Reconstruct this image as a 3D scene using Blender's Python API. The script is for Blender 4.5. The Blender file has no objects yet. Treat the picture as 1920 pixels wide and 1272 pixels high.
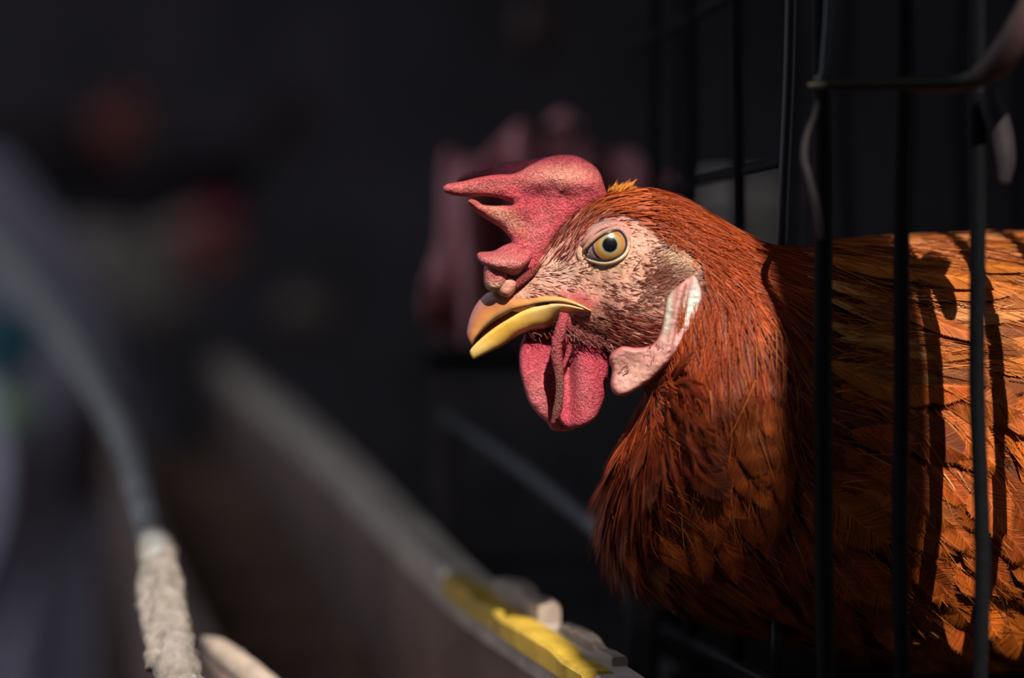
import bpy, math, random
import numpy as np
from mathutils import Vector, Matrix
from mathutils.geometry import delaunay_2d_cdt

# ------------------------------------------------------------------ camera, sky, sun, exposure
scene = bpy.context.scene
COL = scene.collection
S = 0.00018            # metres per photo pixel in the plane of the hen's head
FPX = 85.0 / 36.0 * 1920.0
D = S * FPX            # camera distance to that plane
ZC = 0.62              # camera height

cam_d = bpy.data.cameras.new('camera')
cam_d.lens = 85.0; cam_d.sensor_width = 36.0
cam_d.clip_start = 0.02; cam_d.clip_end = 60
cam_d.dof.use_dof = True
cam_d.dof.focus_distance = D - 0.012
cam_d.dof.aperture_fstop = 2.9
cam = bpy.data.objects.new('camera', cam_d)
COL.objects.link(cam)
cam.location = (0, -D, ZC); cam.rotation_euler = (math.radians(90), 0, 0)
scene.camera = cam

world = bpy.data.worlds.new('world'); scene.world = world
world.use_nodes = True
bg = world.node_tree.nodes['Background']
bg.inputs[0].default_value = (0.90, 0.95, 1.12, 1)
bg.inputs[1].default_value = 0.60

SUN_AZ, SUN_EL = math.radians(11), math.radians(42)
to_sun = Vector((math.sin(SUN_AZ) * math.cos(SUN_EL), -math.cos(SUN_AZ) * math.cos(SUN_EL), math.sin(SUN_EL)))
sun_d = bpy.data.lights.new('sun', 'SUN')
sun_d.energy = 7.2; sun_d.angle = math.radians(0.45); sun_d.color = (1.0, 0.93, 0.83)
sun = bpy.data.objects.new('sun', sun_d); COL.objects.link(sun)
sun.rotation_euler = to_sun.to_track_quat('Z', 'Y').to_euler()
sun.location = (2, -4, 5)

vs = scene.view_settings
vs.view_transform = 'Standard'; vs.look = 'None'; vs.exposure = 0.0; vs.gamma = 1.0
vs.use_curve_mapping = False
scene.cycles.max_bounces = 5
scene.cycles.use_denoising = True

rng = np.random.default_rng(7)
random.seed(7)

# ------------------------------------------------------------------ helpers
def PV(px, py, y):
    """world point seen at photo pixel (px,py) at depth y"""
    k = (D + y) / FPX
    return Vector(((px - 960) * k, y, ZC + (636 - py) * k))

def tag(o, label=None, cat=None, group=None, kind=None):
    if label: o['label'] = label
    if cat: o['category'] = cat
    if group: o['group'] = group
    if kind: o['kind'] = kind
    return o

def empty(name, loc):
    o = bpy.data.objects.new(name, None); o.empty_display_size = 0.02
    COL.objects.link(o); o.location = loc
    return o

def link(name, me, parent=None):
    o = bpy.data.objects.new(name, me); COL.objects.link(o)
    if parent is not None: o.parent = parent
    return o

def mesh_np(name, verts, faces, mat, colors=None, smooth=True):
    """verts (n,3); faces: list of tuples or (m,k) array; colors (n,3) per vertex"""
    me = bpy.data.meshes.new(name)
    verts = np.asarray(verts, dtype=np.float32)
    if isinstance(faces, np.ndarray):
        m, k = faces.shape
        me.vertices.add(len(verts)); me.vertices.foreach_set('co', verts.ravel())
        me.loops.add(m * k); me.loops.foreach_set('vertex_index', faces.astype(np.int32).ravel())
        me.polygons.add(m); me.polygons.foreach_set('loop_start', np.arange(0, m * k, k, dtype=np.int32))
        me.update(calc_edges=True)
    else:
        me.from_pydata(verts.tolist(), [], faces)
        me.update()
    if colors is not None:
        a = me.color_attributes.new('col', 'FLOAT_COLOR', 'POINT')
        c = np.ones((len(verts), 4), dtype=np.float32); c[:, :3] = colors
        a.data.foreach_set('color', c.ravel())
    if smooth: me.polygons.foreach_set('use_smooth', np.ones(len(me.polygons), dtype=bool))
    me.materials.append(mat)
    me.validate()
    return me

def catmull(pts, n):
    """resample control points (k,d) to n points, Catmull-Rom uniform in index"""
    P = np.asarray(pts, float); k = len(P)
    E = np.vstack([2 * P[0] - P[1], P, 2 * P[-1] - P[-2]])
    t = np.linspace(0, k - 1 - 1e-9, n); i = t.astype(int); f = (t - i)[:, None]
    p0, p1, p2, p3 = E[i], E[i + 1], E[i + 2], E[i + 3]
    return 0.5 * (2 * p1 + (p2 - p0) * f + (2 * p0 - 5 * p1 + 4 * p2 - p3) * f ** 2 + (3 * p1 - p0 - 3 * p2 + p3) * f ** 3)

def tube_mesh(name, pts, rad, mat, n=12, res=None, colors=None, noise=0.0, square=False):
    pts = np.asarray([tuple(p) for p in pts], float)
    rad = np.broadcast_to(np.asarray(rad, float), (len(pts),)).copy()
    if res:
        q = catmull(np.hstack([pts, rad[:, None]]), res); pts, rad = q[:, :3], q[:, 3]
    k = len(pts)
    T = np.gradient(pts, axis=0); T /= np.linalg.norm(T, axis=1, keepdims=True)
    up = np.array([0, 0, 1.0]) if abs(T[0, 2]) < 0.9 else np.array([1.0, 0, 0])
    A = np.cross(T, up); A /= np.linalg.norm(A, axis=1, keepdims=True); B = np.cross(T, A)
    th = np.linspace(0, 2 * np.pi, n, endpoint=False)
    r = rad[:, None] * (1 + noise * rng.normal(size=(k, n)))
    V = pts[:, None, :] + r[..., None] * (np.cos(th)[None, :, None] * A[:, None, :] + np.sin(th)[None, :, None] * B[:, None, :])
    V = V.reshape(-1, 3)
    faces = []
    for i in range(k - 1):
        for j in range(n):
            j2 = (j + 1) % n
            faces.append((i * n + j, i * n + j2, (i + 1) * n + j2, (i + 1) * n + j))
    faces.append(tuple(range(n))[::-1]); faces.append(tuple((k - 1) * n + j for j in range(n)))
    cc = None
    if colors is not None: cc = np.repeat(np.asarray(colors, float), n, axis=0)
    return mesh_np(name, V, faces, mat, cc)

def box_mesh(name, lo, hi, mat, bevel=0.0):
    import bmesh
    bm = bmesh.new()
    bmesh.ops.create_cube(bm, size=1)
    for v in bm.verts:
        v.co = Vector([(lo[i] + hi[i]) / 2 + v.co[i] * (hi[i] - lo[i]) for i in range(3)])
    if bevel: bmesh.ops.bevel(bm, geom=bm.edges[:], offset=bevel, segments=2, affect='EDGES')
    me = bpy.data.meshes.new(name); bm.to_mesh(me); bm.free(); me.materials.append(mat)
    return me

def in_poly(X, Z, poly):
    poly = np.asarray(poly, float); n = len(poly); ins = np.zeros(X.shape, bool); j = n - 1
    for i in range(n):
        xi, zi = poly[i]; xj, zj = poly[j]
        c = ((zi > Z) != (zj > Z)) & (X < (xj - xi) * (Z - zi) / (zj - zi + 1e-12) + xi)
        ins ^= c; j = i
    return ins

def edge_dist(X, Z, poly):
    poly = np.asarray(poly, float); d = np.full(X.shape, 1e9)
    for i in range(len(poly)):
        a = poly[i]; b = poly[(i + 1) % len(poly)]; ab = b - a
        t = np.clip(((X - a[0]) * ab[0] + (Z - a[1]) * ab[1]) / (ab @ ab + 1e-12), 0, 1)
        d = np.minimum(d, np.hypot(X - a[0] - t * ab[0], Z - a[1] - t * ab[1]))
    return d

def smooth_closed(pts, per=6):
    P = np.asarray(pts, float); k = len(P); out = []
    for i in range(k):
        p0, p1, p2, p3 = P[i - 1], P[i], P[(i + 1) % k], P[(i + 2) % k]
        for f in np.linspace(0, 1, per, endpoint=False):
            out.append(0.5 * (2 * p1 + (p2 - p0) * f + (2 * p0 - 5 * p1 + 4 * p2 - p3) * f ** 2 + (3 * p1 - p0 - 3 * p2 + p3) * f ** 3))
    out = np.array(out)
    # resample evenly
    d = np.r_[0, np.cumsum(np.linalg.norm(np.diff(np.vstack([out, out[:1]]), axis=0), axis=1))]
    n = max(12, int(d[-1] / 3.0)); q = np.linspace(0, d[-1], n, endpoint=False)
    o2 = np.vstack([out, out[:1]])
    return np.stack([np.interp(q, d, o2[:, 0]), np.interp(q, d, o2[:, 1])], 1)

def inflate(name, outline, mat, toH, thick, R, yc=None, step=3.0, extra=None, colorf=None, hole=None):
    """soft fleshy sheet: outline in px, thickness (m) rounded off over R px towards the edge, centre sheet at yc(px,py)"""
    ol = smooth_closed(outline)
    x0, z0 = ol.min(0); x1, z1 = ol.max(0)
    gx, gz = np.meshgrid(np.arange(x0, x1, step), np.arange(z0, z1, step))
    gx = gx + rng.uniform(-.3, .3, gx.shape) * step; gz = gz + rng.uniform(-.3, .3, gz.shape) * step
    gx, gz = gx.ravel(), gz.ravel()
    m = in_poly(gx, gz, ol); gx, gz = gx[m], gz[m]
    m = edge_dist(gx, gz, ol) > step * 0.6; gx, gz = gx[m], gz[m]
    n = len(ol)
    pts = [Vector((a, b)) for a, b in ol] + [Vector((a, b)) for a, b in zip(gx, gz)]
    r = delaunay_2d_cdt(pts, [(i, (i + 1) % n) for i in range(n)], [], 1, 1e-4)
    V2 = np.array([(v.x, v.y) for v in r[0]]); F = [tuple(f) for f in r[2]]
    X, Z = V2[:, 0], V2[:, 1]
    d = edge_dist(X, Z, ol)
    t = np.clip(d / R, 0, 1)
    h = thick * np.sqrt(np.clip(1 - (1 - t) ** 2, 0, 1))
    c = yc(X, Z) if yc is not None else np.zeros(len(X))
    e = extra(X, Z) * np.clip(t * 1.5, 0, 1) if extra is not None else 0
    edge = d < 1e-3
    front = np.arange(len(X)); back = np.where(edge, front, 0)
    nb = np.where(~edge)[0]; back[nb] = len(X) + np.arange(len(nb))
    yf = c - h - e; yb = (c + h + e)[nb]
    VX = np.r_[X, X[nb]]; VZ = np.r_[Z, Z[nb]]; VY = np.r_[yf, yb]
    faces = []
    for f in F:
        a, b, cc = [V2[i] for i in f[:3]]
        s = (b[0] - a[0]) * (cc[1] - a[1]) - (b[1] - a[1]) * (cc[0] - a[0])
        f = f if s < 0 else f[::-1]     # px y points down
        faces.append(f[::-1]); faces.append(tuple(back[i] for i in f))
    cols = colorf(VX, VZ) if colorf is not None else None
    faces = [f for f in faces if len(set(f)) == len(f)]
    return mesh_np(name, toH(VX, VZ, VY), faces, mat, cols)

def vnoise(X, Y, sc, seed=0):
    """cheap smooth 2-D noise in -1..1"""
    r = np.random.default_rng(seed); g = r.uniform(-1, 1, (64, 64))
    u = X / sc; v = Y / sc; i = np.floor(u).astype(int); j = np.floor(v).astype(int)
    fu = u - i; fv = v - j; fu = fu * fu * (3 - 2 * fu); fv = fv * fv * (3 - 2 * fv)
    a = g[i % 64, j % 64]; b = g[(i + 1) % 64, j % 64]; c = g[i % 64, (j + 1) % 64]; d = g[(i + 1) % 64, (j + 1) % 64]
    return (a * (1 - fu) + b * fu) * (1 - fv) + (c * (1 - fu) + d * fu) * fv

def gauss(X, Z, cx, cz, sx, sz=None, ang=0.0):
    sz = sz or sx; c, s = math.cos(ang), math.sin(ang)
    a = (X - cx) * c + (Z - cz) * s; b = -(X - cx) * s + (Z - cz) * c
    return np.exp(-0.5 * ((a / sx) ** 2 + (b / sz) ** 2))

# ------------------------------------------------------------------ materials
def mat_new(name):
    m = bpy.data.materials.new(name); m.use_nodes = True
    nt = m.node_tree; return m, nt, nt.nodes['Principled BSDF']

def mix_rgb(nt, fac, a, b, mode='MIX'):
    n = nt.nodes.new('ShaderNodeMix'); n.data_type = 'RGBA'; n.blend_type = mode
    for sock, v in ((n.inputs[0], fac), (n.inputs[6], a), (n.inputs[7], b)):
        if hasattr(v, 'links') or isinstance(v, bpy.types.NodeSocket): nt.links.new(v, sock)
        elif isinstance(v, (int, float)): sock.default_value = v
        else: sock.default_value = (*v, 1)
    return n.outputs[2]

def noise_node(nt, scale, detail=4, rough=0.6, obj=True):
    tc = nt.nodes.new('ShaderNodeTexCoord'); n = nt.nodes.new('ShaderNodeTexNoise')
    n.inputs['Scale'].default_value = scale; n.inputs['Detail'].default_value = detail; n.inputs['Roughness'].default_value = rough
    nt.links.new(tc.outputs['Object'], n.inputs['Vector']); return n.outputs['Fac']

def ramp(nt, fac, stops):
    r = nt.nodes.new('ShaderNodeValToRGB'); el = r.color_ramp.elements
    while len(el) < len(stops): el.new(0.5)
    for e, (p, c) in zip(el, stops):
        e.position = p; e.color = (*c, 1)
    nt.links.new(fac, r.inputs[0]); return r.outputs[0]

def bump(nt, b, height, strength, dist=0.0005):
    n = nt.nodes.new('ShaderNodeBump'); n.inputs['Strength'].default_value = strength; n.inputs['Distance'].default_value = dist
    nt.links.new(height, n.inputs['Height']); nt.links.new(n.outputs[0], b.inputs['Normal'])

def simple_mat(name, color, rough=0.6, metal=0.0, var=0.25, scale=60, spec=0.4, bstr=0.2, bdist=0.0005):
    m, nt, b = mat_new(name)
    f = noise_node(nt, scale)
    c = ramp(nt, f, [(0.25, [x * (1 - var) for x in color]), (0.75, [min(1, x * (1 + var)) for x in color])])
    nt.links.new(c, b.inputs['Base Color'])
    b.inputs['Roughness'].default_value = rough; b.inputs['Metallic'].default_value = metal
    b.inputs['Specular IOR Level'].default_value = spec
    if bstr: bump(nt, b, f, bstr, bdist)
    return m

def attr_mat(name, rough, spec=0.4, bscale=None, bstr=0.3, bdist=0.0004, sss=0.0, objvar=0.0, sheen=0.0, transl=0.0, coat=0.0, speck=0.0):
    m, nt, b = mat_new(name)
    a = nt.nodes.new('ShaderNodeAttribute'); a.attribute_name = 'col'
    c = a.outputs['Color']
    if objvar:
        oi = nt.nodes.new('ShaderNodeObjectInfo')
        h = nt.nodes.new('ShaderNodeHueSaturation')
        mr = nt.nodes.new('ShaderNodeMapRange'); mr.inputs[3].default_value = 1 - objvar; mr.inputs[4].default_value = 1 + objvar
        nt.links.new(oi.outputs['Random'], mr.inputs[0]); nt.links.new(mr.outputs[0], h.inputs['Value'])
        nt.links.new(c, h.inputs['Color']); c = h.outputs[0]
    if speck:
        f2 = noise_node(nt, 1500, 2)
        c = mix_rgb(nt, speck, c, ramp(nt, f2, [(0.34, (0.45, 0.3, 0.3)), (0.5, (0.95, 0.9, 0.9)), (0.64, (1.25, 1.9, 1.8))]), 'MULTIPLY')  # mottling whose paler specks stand in for tiny highlights on pebbled skin
    nt.links.new(c, b.inputs['Base Color'])
    b.inputs['Roughness'].default_value = rough; b.inputs['Specular IOR Level'].default_value = spec
    if sss:
        b.inputs['Subsurface Weight'].default_value = sss; b.inputs['Subsurface Scale'].default_value = 0.0022
        b.inputs['Subsurface Radius'].default_value = (1.0, 0.25, 0.2)
    if sheen: b.inputs['Sheen Weight'].default_value = sheen
    if coat: b.inputs['Coat Weight'].default_value = coat; b.inputs['Coat Roughness'].default_value = 0.2
    if bscale:
        bump(nt, b, noise_node(nt, bscale, 3), bstr, bdist)
    if transl:
        out = nt.nodes['Material Output']; tr = nt.nodes.new('ShaderNodeBsdfTranslucent'); mx = nt.nodes.new('ShaderNodeMixShader')
        mx.inputs[0].default_value = transl
        nt.links.new(c, tr.inputs[0]); nt.links.new(b.outputs[0], mx.inputs[1]); nt.links.new(tr.outputs[0], mx.inputs[2])
        nt.links.new(mx.outputs[0], out.inputs[0])
    return m

M_skin = attr_mat('face_skin', 0.55, 0.35, bscale=1900, bstr=0.6, bdist=0.0004, sss=0.12, speck=0.3)
M_comb = attr_mat('comb_flesh', 0.40, 0.5, bscale=1500, bstr=1.0, bdist=0.0012, sss=0.08, speck=0.6)
M_feather = attr_mat('feather', 0.55, 0.13, objvar=0.55, transl=0.12)
M_plume = attr_mat('plume', 0.45, 0.14, transl=0.12)
M_bristle = attr_mat('bristle', 0.45, 0.3)
M_beak = attr_mat('beak_horn', 0.30, 0.5, bscale=500, bstr=0.15, bdist=0.0003, sss=0.08, coat=0.5)
M_lobe = attr_mat('ear_lobe_skin', 0.5, 0.4, bscale=900, bstr=0.7, bdist=0.0005, sss=0.15)
M_wire = simple_mat('black_wire', (0.0065, 0.0065, 0.008), 0.6, 0.0, 0.3, 300, 0.06, 0.3, 0.0003)
M_steelwire = simple_mat('dark_steel', (0.05, 0.05, 0.06), 0.3, 0.5, 0.3, 300, 0.5, 0.2)
M_greywire = simple_mat('grey_black_wire', (0.014, 0.014, 0.017), 0.4, 0.0, 0.3, 300, 0.3, 0.2)
M_rust = simple_mat('rusty_wire', (0.055, 0.026, 0.022), 0.6, 0.0, 0.35, 150, 0.4)
M_brass = simple_mat('brassy_wire', (0.020, 0.016, 0.008), 0.5, 0.0, 0.35, 150, 0.4)
M_pinkcord = simple_mat('pink_cord', (0.022, 0.015, 0.018), 0.6, 0, 0.3, 200, 0.3)

# ------------------------------------------------------------------ the shed
M_floor = simple_mat('floor_earth', (0.03, 0.027, 0.028), 0.95, 0, 0.4, 8, 0.1, 0.4, 0.01)
M_wall = simple_mat('wall_boards', (0.085, 0.074, 0.082), 0.9, 0, 0.35, 4, 0.1, 0.3, 0.005)
M_roof = simple_mat('roof_sheet', (0.06, 0.06, 0.065), 0.8, 0, 0.3, 4, 0.2)
M_wood = simple_mat('grey_wood', (0.20, 0.17, 0.14), 0.85, 0, 0.4, 30, 0.2, 0.5, 0.002)
M_darkwood = simple_mat('dark_wood', (0.075, 0.066, 0.07), 0.85, 0, 0.4, 30, 0.2, 0.5, 0.002)

tag(link('floor', box_mesh('floor', (-4, -2.8, -0.1), (4, 4.8, 0.0), M_floor)), kind='structure')
tag(link('wall_back', box_mesh('wall_back', (-4, 4.6, 0.0), (4, 4.8, 2.35), M_wall)), kind='structure')
tag(link('wall_right', box_mesh('wall_right', (2.4, 0.8, 0.0), (2.55, 4.6, 2.3), M_wall)), kind='structure')
# unseen roof, added to stop the sun just behind the hen's head
ROOF_Z = 2.3
TAN = math.tan(SUN_EL) / math.cos(SUN_AZ)
# eave skewed to keep the hen's back lit; left cut open to admit sky
def eave_y(x): return -0.004 + 0.34 * (x + 0.012) - (ROOF_Z - (ZC + 0.0590)) / TAN - 0.34 * math.tan(SUN_AZ) * (ROOF_Z - ZC) / math.tan(SUN_EL)
import bmesh
bm = bmesh.new()
rc_ = [(-0.8, eave_y(-0.8)), (4, eave_y(4)), (4, 4.8), (-2.4, 4.8), (-2.4, 2.2), (-0.8, 2.2)]
for zz in (ROOF_Z, ROOF_Z + 0.05):
    for x_, y_ in rc_: bm.verts.new((x_, y_, zz))
bm.verts.ensure_lookup_table(); v = bm.verts
bm.faces.new(v[0:6][::-1]); bm.faces.new(v[6:12])
for k in range(6): bm.faces.new((v[k], v[(k + 1) % 6], v[6 + (k + 1) % 6], v[6 + k]))
me = bpy.data.meshes.new('shade_roof'); bm.to_mesh(me); bm.free(); me.materials.append(M_roof)
tag(link('shade_roof', me), kind='structure')
tag(link('sky_block_wall', box_mesh('sky_block_wall', (-4, -2.75, 0.0), (4, -2.6, 2.68), M_wall)), kind='structure')  # unseen, added to block the low sky in front of the hen
# unseen wooden post, added to cast the dark strip across the hen's shoulder
hs = Vector((math.sin(SUN_AZ), -math.cos(SUN_AZ), 0)); perp = Vector((hs.y, -hs.x, 0))
pc = Vector(((1582 - 960) * S, -0.02, 0)) + hs * 0.75
post_me = box_mesh('post', (-0.025, -0.03, 0), (0.025, 0.03, ROOF_Z), M_wood, 0.003)
post = link('shade_post_1', post_me); post.location = pc; post.rotation_euler = (0, 0, SUN_AZ)
tag(post, kind='structure')
# unseen slatted panel, added to throw half-shade on the hen's breast
shade_slats = empty('added_shade_slats', (pc.x, pc.y, ROOF_Z)); shade_slats.rotation_euler = (0, 0, SUN_AZ)
tag(shade_slats, 'thin slatted wooden blind hanging beside the roof post', 'shade_slats')
up_ = 0.75 * math.tan(SUN_EL)
bx0 = (1118 - 1582) * S; bx1 = -0.020
zt_ = ZC + (636 - 850) * S + up_ - 0.0; zb_ = ZC + (636 - 1330) * S + up_
slat_me = box_mesh('slat', (bx0, -0.003, -0.0066), (bx1, -0.0005, 0.0), M_wood)
k = 0; zz = zt_ + 0.016
while zz > zb_:          # slats grow broader downwards
    o = link('slat', slat_me, shade_slats); o.location = (0, 0, zz - ROOF_Z); o.scale = (1, 1, min(0.84, 0.22 + 0.085 * k))
    zz -= 0.0066; k += 1
for xx in (bx0 + 0.004, bx1 - 0.006):
    link('cord', box_mesh('cord', (xx, -0.0005, zb_ - ROOF_Z), (xx + 0.0015, 0.001, 0), M_wood), shade_slats)

# ------------------------------------------------------------------ the hen
HB = np.array([(1700 - 960) * S, 0.06, ZC + (636 - 1292) * S])     # the hen's base, in the world
def toH(X, Zp, Y):
    """photo-plane pixels plus depth -> hen local coordinates"""
    return np.stack([(np.asarray(X, float) - 960) * S - HB[0], np.asarray(Y, float) - HB[1],
                     ZC + (636 - np.asarray(Zp, float)) * S - HB[2]], -1)

hen = empty('hen', HB)
tag(hen, 'red-brown hen with floppy red comb, head pushed out between black cage bars', 'hen')

# rings: top x,y  bottom x,y  half width mm  centre y mm
RINGS = [
 (948, 552, 958, 588, 4.5, 0), (985, 515, 1002, 603, 8.5, 0), (1020, 470, 1050, 622, 12, 0), (1062, 418, 1098, 650, 15, 0),
 (1112, 375, 1142, 682, 17, 0), (1175, 358, 1190, 708, 18.5, 0), (1245, 374, 1218, 725, 19.5, 0), (1312, 405, 1228, 755, 21, 0.5),
 (1372, 438, 1205, 795, 24, 2), (1432, 466, 1170, 850, 29, 5), (1510, 474, 1150, 925, 38, 12), (1610, 468, 1162, 1015, 48, 23),
 (1730, 460, 1230, 1105, 58, 34), (1860, 453, 1370, 1180, 66, 44), (2000, 450, 1610, 1255, 72, 54), (2150, 455, 1870, 1288, 74, 64),
 (2400, 480, 2170, 1270, 68, 78), (2620, 470, 2480, 1130, 50, 90), (2780, 420, 2720, 900, 26, 98), (2860, 390, 2850, 620, 8, 102)]
NU, NV = 420, 144

def loft_grid(nu, nv, disp=True):
    R = np.array(RINGS, float)
    # denser sampling over the head
    u = np.linspace(0, 1, nu) ** 1.35 * (len(R) - 1)
    E = np.vstack([2 * R[0] - R[1], R, 2 * R[-1] - R[-2]])
    i = np.minimum(u.astype(int), len(R) - 2); f = (u - i)[:, None]
    p0, p1, p2, p3 = E[i], E[i + 1], E[i + 2], E[i + 3]
    Q = 0.5 * (2 * p1 + (p2 - p0) * f + (2 * p0 - 5 * p1 + 4 * p2 - p3) * f ** 2 + (3 * p1 - p0 - 3 * p2 + p3) * f ** 3)
    th = np.linspace(0, 2 * np.pi, nv, endpoint=False)
    c, s = np.cos(th), np.sin(th)
    X = (Q[:, 0:1] + Q[:, 2:3]) / 2 + (Q[:, 0:1] - Q[:, 2:3]) / 2 * c[None]
    Z = (Q[:, 1:2] + Q[:, 3:4]) / 2 + (Q[:, 1:2] - Q[:, 3:4]) / 2 * c[None]
    sy = np.sign(s) * np.abs(s) ** 0.85
    wpro = 1.0
    Y = Q[:, 5:6] / 1000 - Q[:, 4:5] / 1000 * sy[None] * wpro
    if disp:
        side = np.abs(s)[None] ** 0.5 * np.ones_like(X)
        h = np.zeros_like(X)
        h += 2.6 * gauss(X, Z, 1140, 462, 46, 42)
        h += 1.6 * gauss(X, Z, 1120, 420, 60, 14, -0.28)
        h += -1.6 * gauss(X, Z, 1050, 505, 26, 30)
        h += 2.0 * gauss(X, Z, 1190, 600, 50, 40)
        h += 1.3 * gauss(X, Z, 1262, 500, 26, 22)
        h += -0.6 * gauss(X, Z, 1212, 520, 16, 46, 0.5)
        h += 1.2 * gauss(X, Z, 1075, 562, 34, 12, 0.2)
        face = np.clip((1290 - X) / 60, 0, 1)
        h += face * (0.16 * vnoise(X, Z, 9, 3) + 0.12 * vnoise(X * 1.5 + Z * 0.6, Z * 1.5, 7, 4))
        # wrinkles that ring the eye
        rr = np.hypot(X - 1137, (Z - 466) * 1.1); h += face * 0.22 * np.sin(rr * 0.75) * np.exp(-((rr - 58) / 24) ** 2)
        # the eye opening sinks in
        inside = np.clip(1.15 - (((X - 1134) / 38) ** 2 + ((Z - 466 + (X - 1134) * 0.22) / 25) ** 2), 0, 1)
        h -= 9.0 * np.clip(inside * 1.6, 0, 1)
        Y = Y - np.sign(s)[None] * side * h / 1000
    return X, Z, Y, Q, u

X, Z, Y, Q, UU = loft_grid(NU, NV)
G = toH(X, Z, Y)                                    # (NU,NV,3) local
Tu = np.gradient(G, axis=0); Tv = np.roll(G, -1, 1) - np.roll(G, 1, 1)
NN = np.cross(Tv, Tu); NN /= np.linalg.norm(NN, axis=2, keepdims=True) + 1e-12
cent = G.mean(1, keepdims=True)
flip = np.sign(((G - cent) * NN).sum(2, keepdims=True)); NN *= np.where(flip == 0, 1, flip)
TU = Tu / (np.linalg.norm(Tu, axis=2, keepdims=True) + 1e-12)

FACE = [(930, 545), (985, 505), (1010, 460), (1040, 420), (1075, 400), (1120, 405), (1180, 412), (1215, 440), (1245, 470), (1300, 480),
        (1310, 530), (1270, 560), (1250, 610), (1225, 680), (1150, 700), (1060, 640), (1000, 620), (940, 600)]
def lerp3(a, b, t): return a * (1 - t[..., None]) + np.array(b) * t[..., None]
def body_color(X, Z):
    c = np.ones(X.shape + (3,)) * np.array([0.085, 0.022, 0.010])
    fd = np.where(in_poly(X, Z, FACE), edge_dist(X, Z, FACE), -edge_dist(X, Z, FACE))
    t = np.clip(fd / 14 + 0.5, 0, 1)
    sk = np.ones(X.shape + (3,)) * np.array([0.60, 0.30, 0.215])
    sk = lerp3(sk, (0.47, 0.12, 0.10), 0.75 * gauss(X, Z, 1090, 425, 80, 22, -0.35))
    sk = lerp3(sk, (0.36, 0.09, 0.09), 0.8 * gauss(X, Z, 1083, 470, 14, 26, 0.7))
    sk = lerp3(sk, (0.66, 0.42, 0.26), 0.9 * gauss(X, Z, 1135, 500, 36, 9, -0.12))
    sk = lerp3(sk, (0.50, 0.07, 0.075), 0.95 * gauss(X, Z, 1082, 560, 34, 11, 0.35))
    sk = lerp3(sk, (0.58, 0.40, 0.32), 0.5 * gauss(X, Z, 1050, 510, 30, 26))
    sk = lerp3(sk, (0.16, 0.045, 0.04), 0.92 * gauss(X, Z, 1185, 622, 58, 32, 0.1))
    sk = lerp3(sk, (0.12, 0.035, 0.03), 0.75 * gauss(X, Z, 1258, 526, 30, 20, -0.5))
    sk = sk * (1 + 0.18 * vnoise(X, Z, 10, 8) + 0.15 * vnoise(X, Z, 4, 9))[..., None]
    sk = np.clip(sk, 0, 1)
    return c * (1 - t[..., None]) + sk * t[..., None]

vi = np.arange(NU * NV).reshape(NU, NV)
q = np.stack([vi[:-1], np.roll(vi, -1, 1)[:-1], np.roll(vi, -1, 1)[1:], vi[1:]], -1).reshape(-1, 4)
bf = [tuple(int(k) for k in f) for f in q] + [tuple(int(k) for k in vi[0][::-1]), tuple(int(k) for k in vi[-1])]
body_me = mesh_np('body', G.reshape(-1, 3), bf, M_skin, body_color(X, Z).reshape(-1, 3))
body = link('body', body_me, hen)

# --- comb
COMB = [(1136, 372), (1132, 348), (1121, 319), (1098, 300), (1068, 291), (1032, 294), (1000, 308), (966, 327), (933, 330), (902, 335), (867, 344), (841, 349),
        (832, 357), (839, 367), (867, 372), (919, 371), (943, 376), (962, 385), (938, 387.5), (907, 386.5), (896, 379), (882, 375), (877, 383), (886, 395),
        (914, 414), (938, 428), (950, 440), (959, 451), (957, 462), (962, 478), (978, 500), (998, 512), (1014, 494), (1030, 462), (1060, 425), (1095, 395), (1120, 385)]
def comb_y(X, Z):
    a = np.clip((1030 - X) / 200, 0, 1)
    return -0.0030 - 0.010 * a ** 1.3 * np.clip((430 - Z) / 60, 0, 1) + 0.004 * gauss(X, Z, 1080, 310, 50, 18) \
        - 0.0035 * gauss(X, Z, 1060, 335, 46, 22) + 0.0015 * gauss(X, Z, 1010, 365, 20, 12) + 0.0006 * vnoise(X, Z, 22, 21)
def comb_col(X, Z):
    c = np.ones(X.shape + (3,)) * np.array([0.55, 0.058, 0.08])
    c = lerp3(c, (0.64, 0.27, 0.20), 0.85 * gauss(X, Z, 1050, 332, 45, 16))  # peach highlight put into the colour of the comb's side
    c = lerp3(c, (0.60, 0.27, 0.17), 0.75 * gauss(X, Z, 945, 408, 40, 12, 0.55))
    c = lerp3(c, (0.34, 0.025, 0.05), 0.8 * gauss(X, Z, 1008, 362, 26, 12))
    c = lerp3(c, (0.56, 0.15, 0.13), 0.7 * gauss(X, Z, 900, 352, 60, 8, -0.1))
    c = lerp3(c, (0.53, 0.12, 0.12), 0.6 * gauss(X, Z, 1010, 430, 14, 40, 0.5))
    c = lerp3(c, (0.36, 0.03, 0.07), 0.7 * gauss(X, Z, 1060, 292, 80, 8))  # purple strip: the eave's shadow along the comb's top, painted in
    return np.clip(c * (1 + 0.16 * vnoise(X, Z, 7, 31) + 0.14 * vnoise(X, Z, 3.2, 32))[..., None], 0, 1)
def comb_ex(X, Z):
    return 0.00012 * vnoise(X * 1.0, Z * 1.6, 9, 33) + 0.00010 * vnoise(X, Z, 4, 34) + 0.0012 * gauss(X, Z, 1060, 340, 50, 26)
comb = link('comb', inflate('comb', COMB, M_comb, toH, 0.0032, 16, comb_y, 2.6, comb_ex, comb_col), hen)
FARL = [(1075, 300), (1040, 290), (985, 297), (952, 302), (910, 305), (879, 315), (858, 330), (856, 337), (875, 339), (905, 336), (950, 334), (990, 340), (1040, 350), (1080, 330)]
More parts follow.
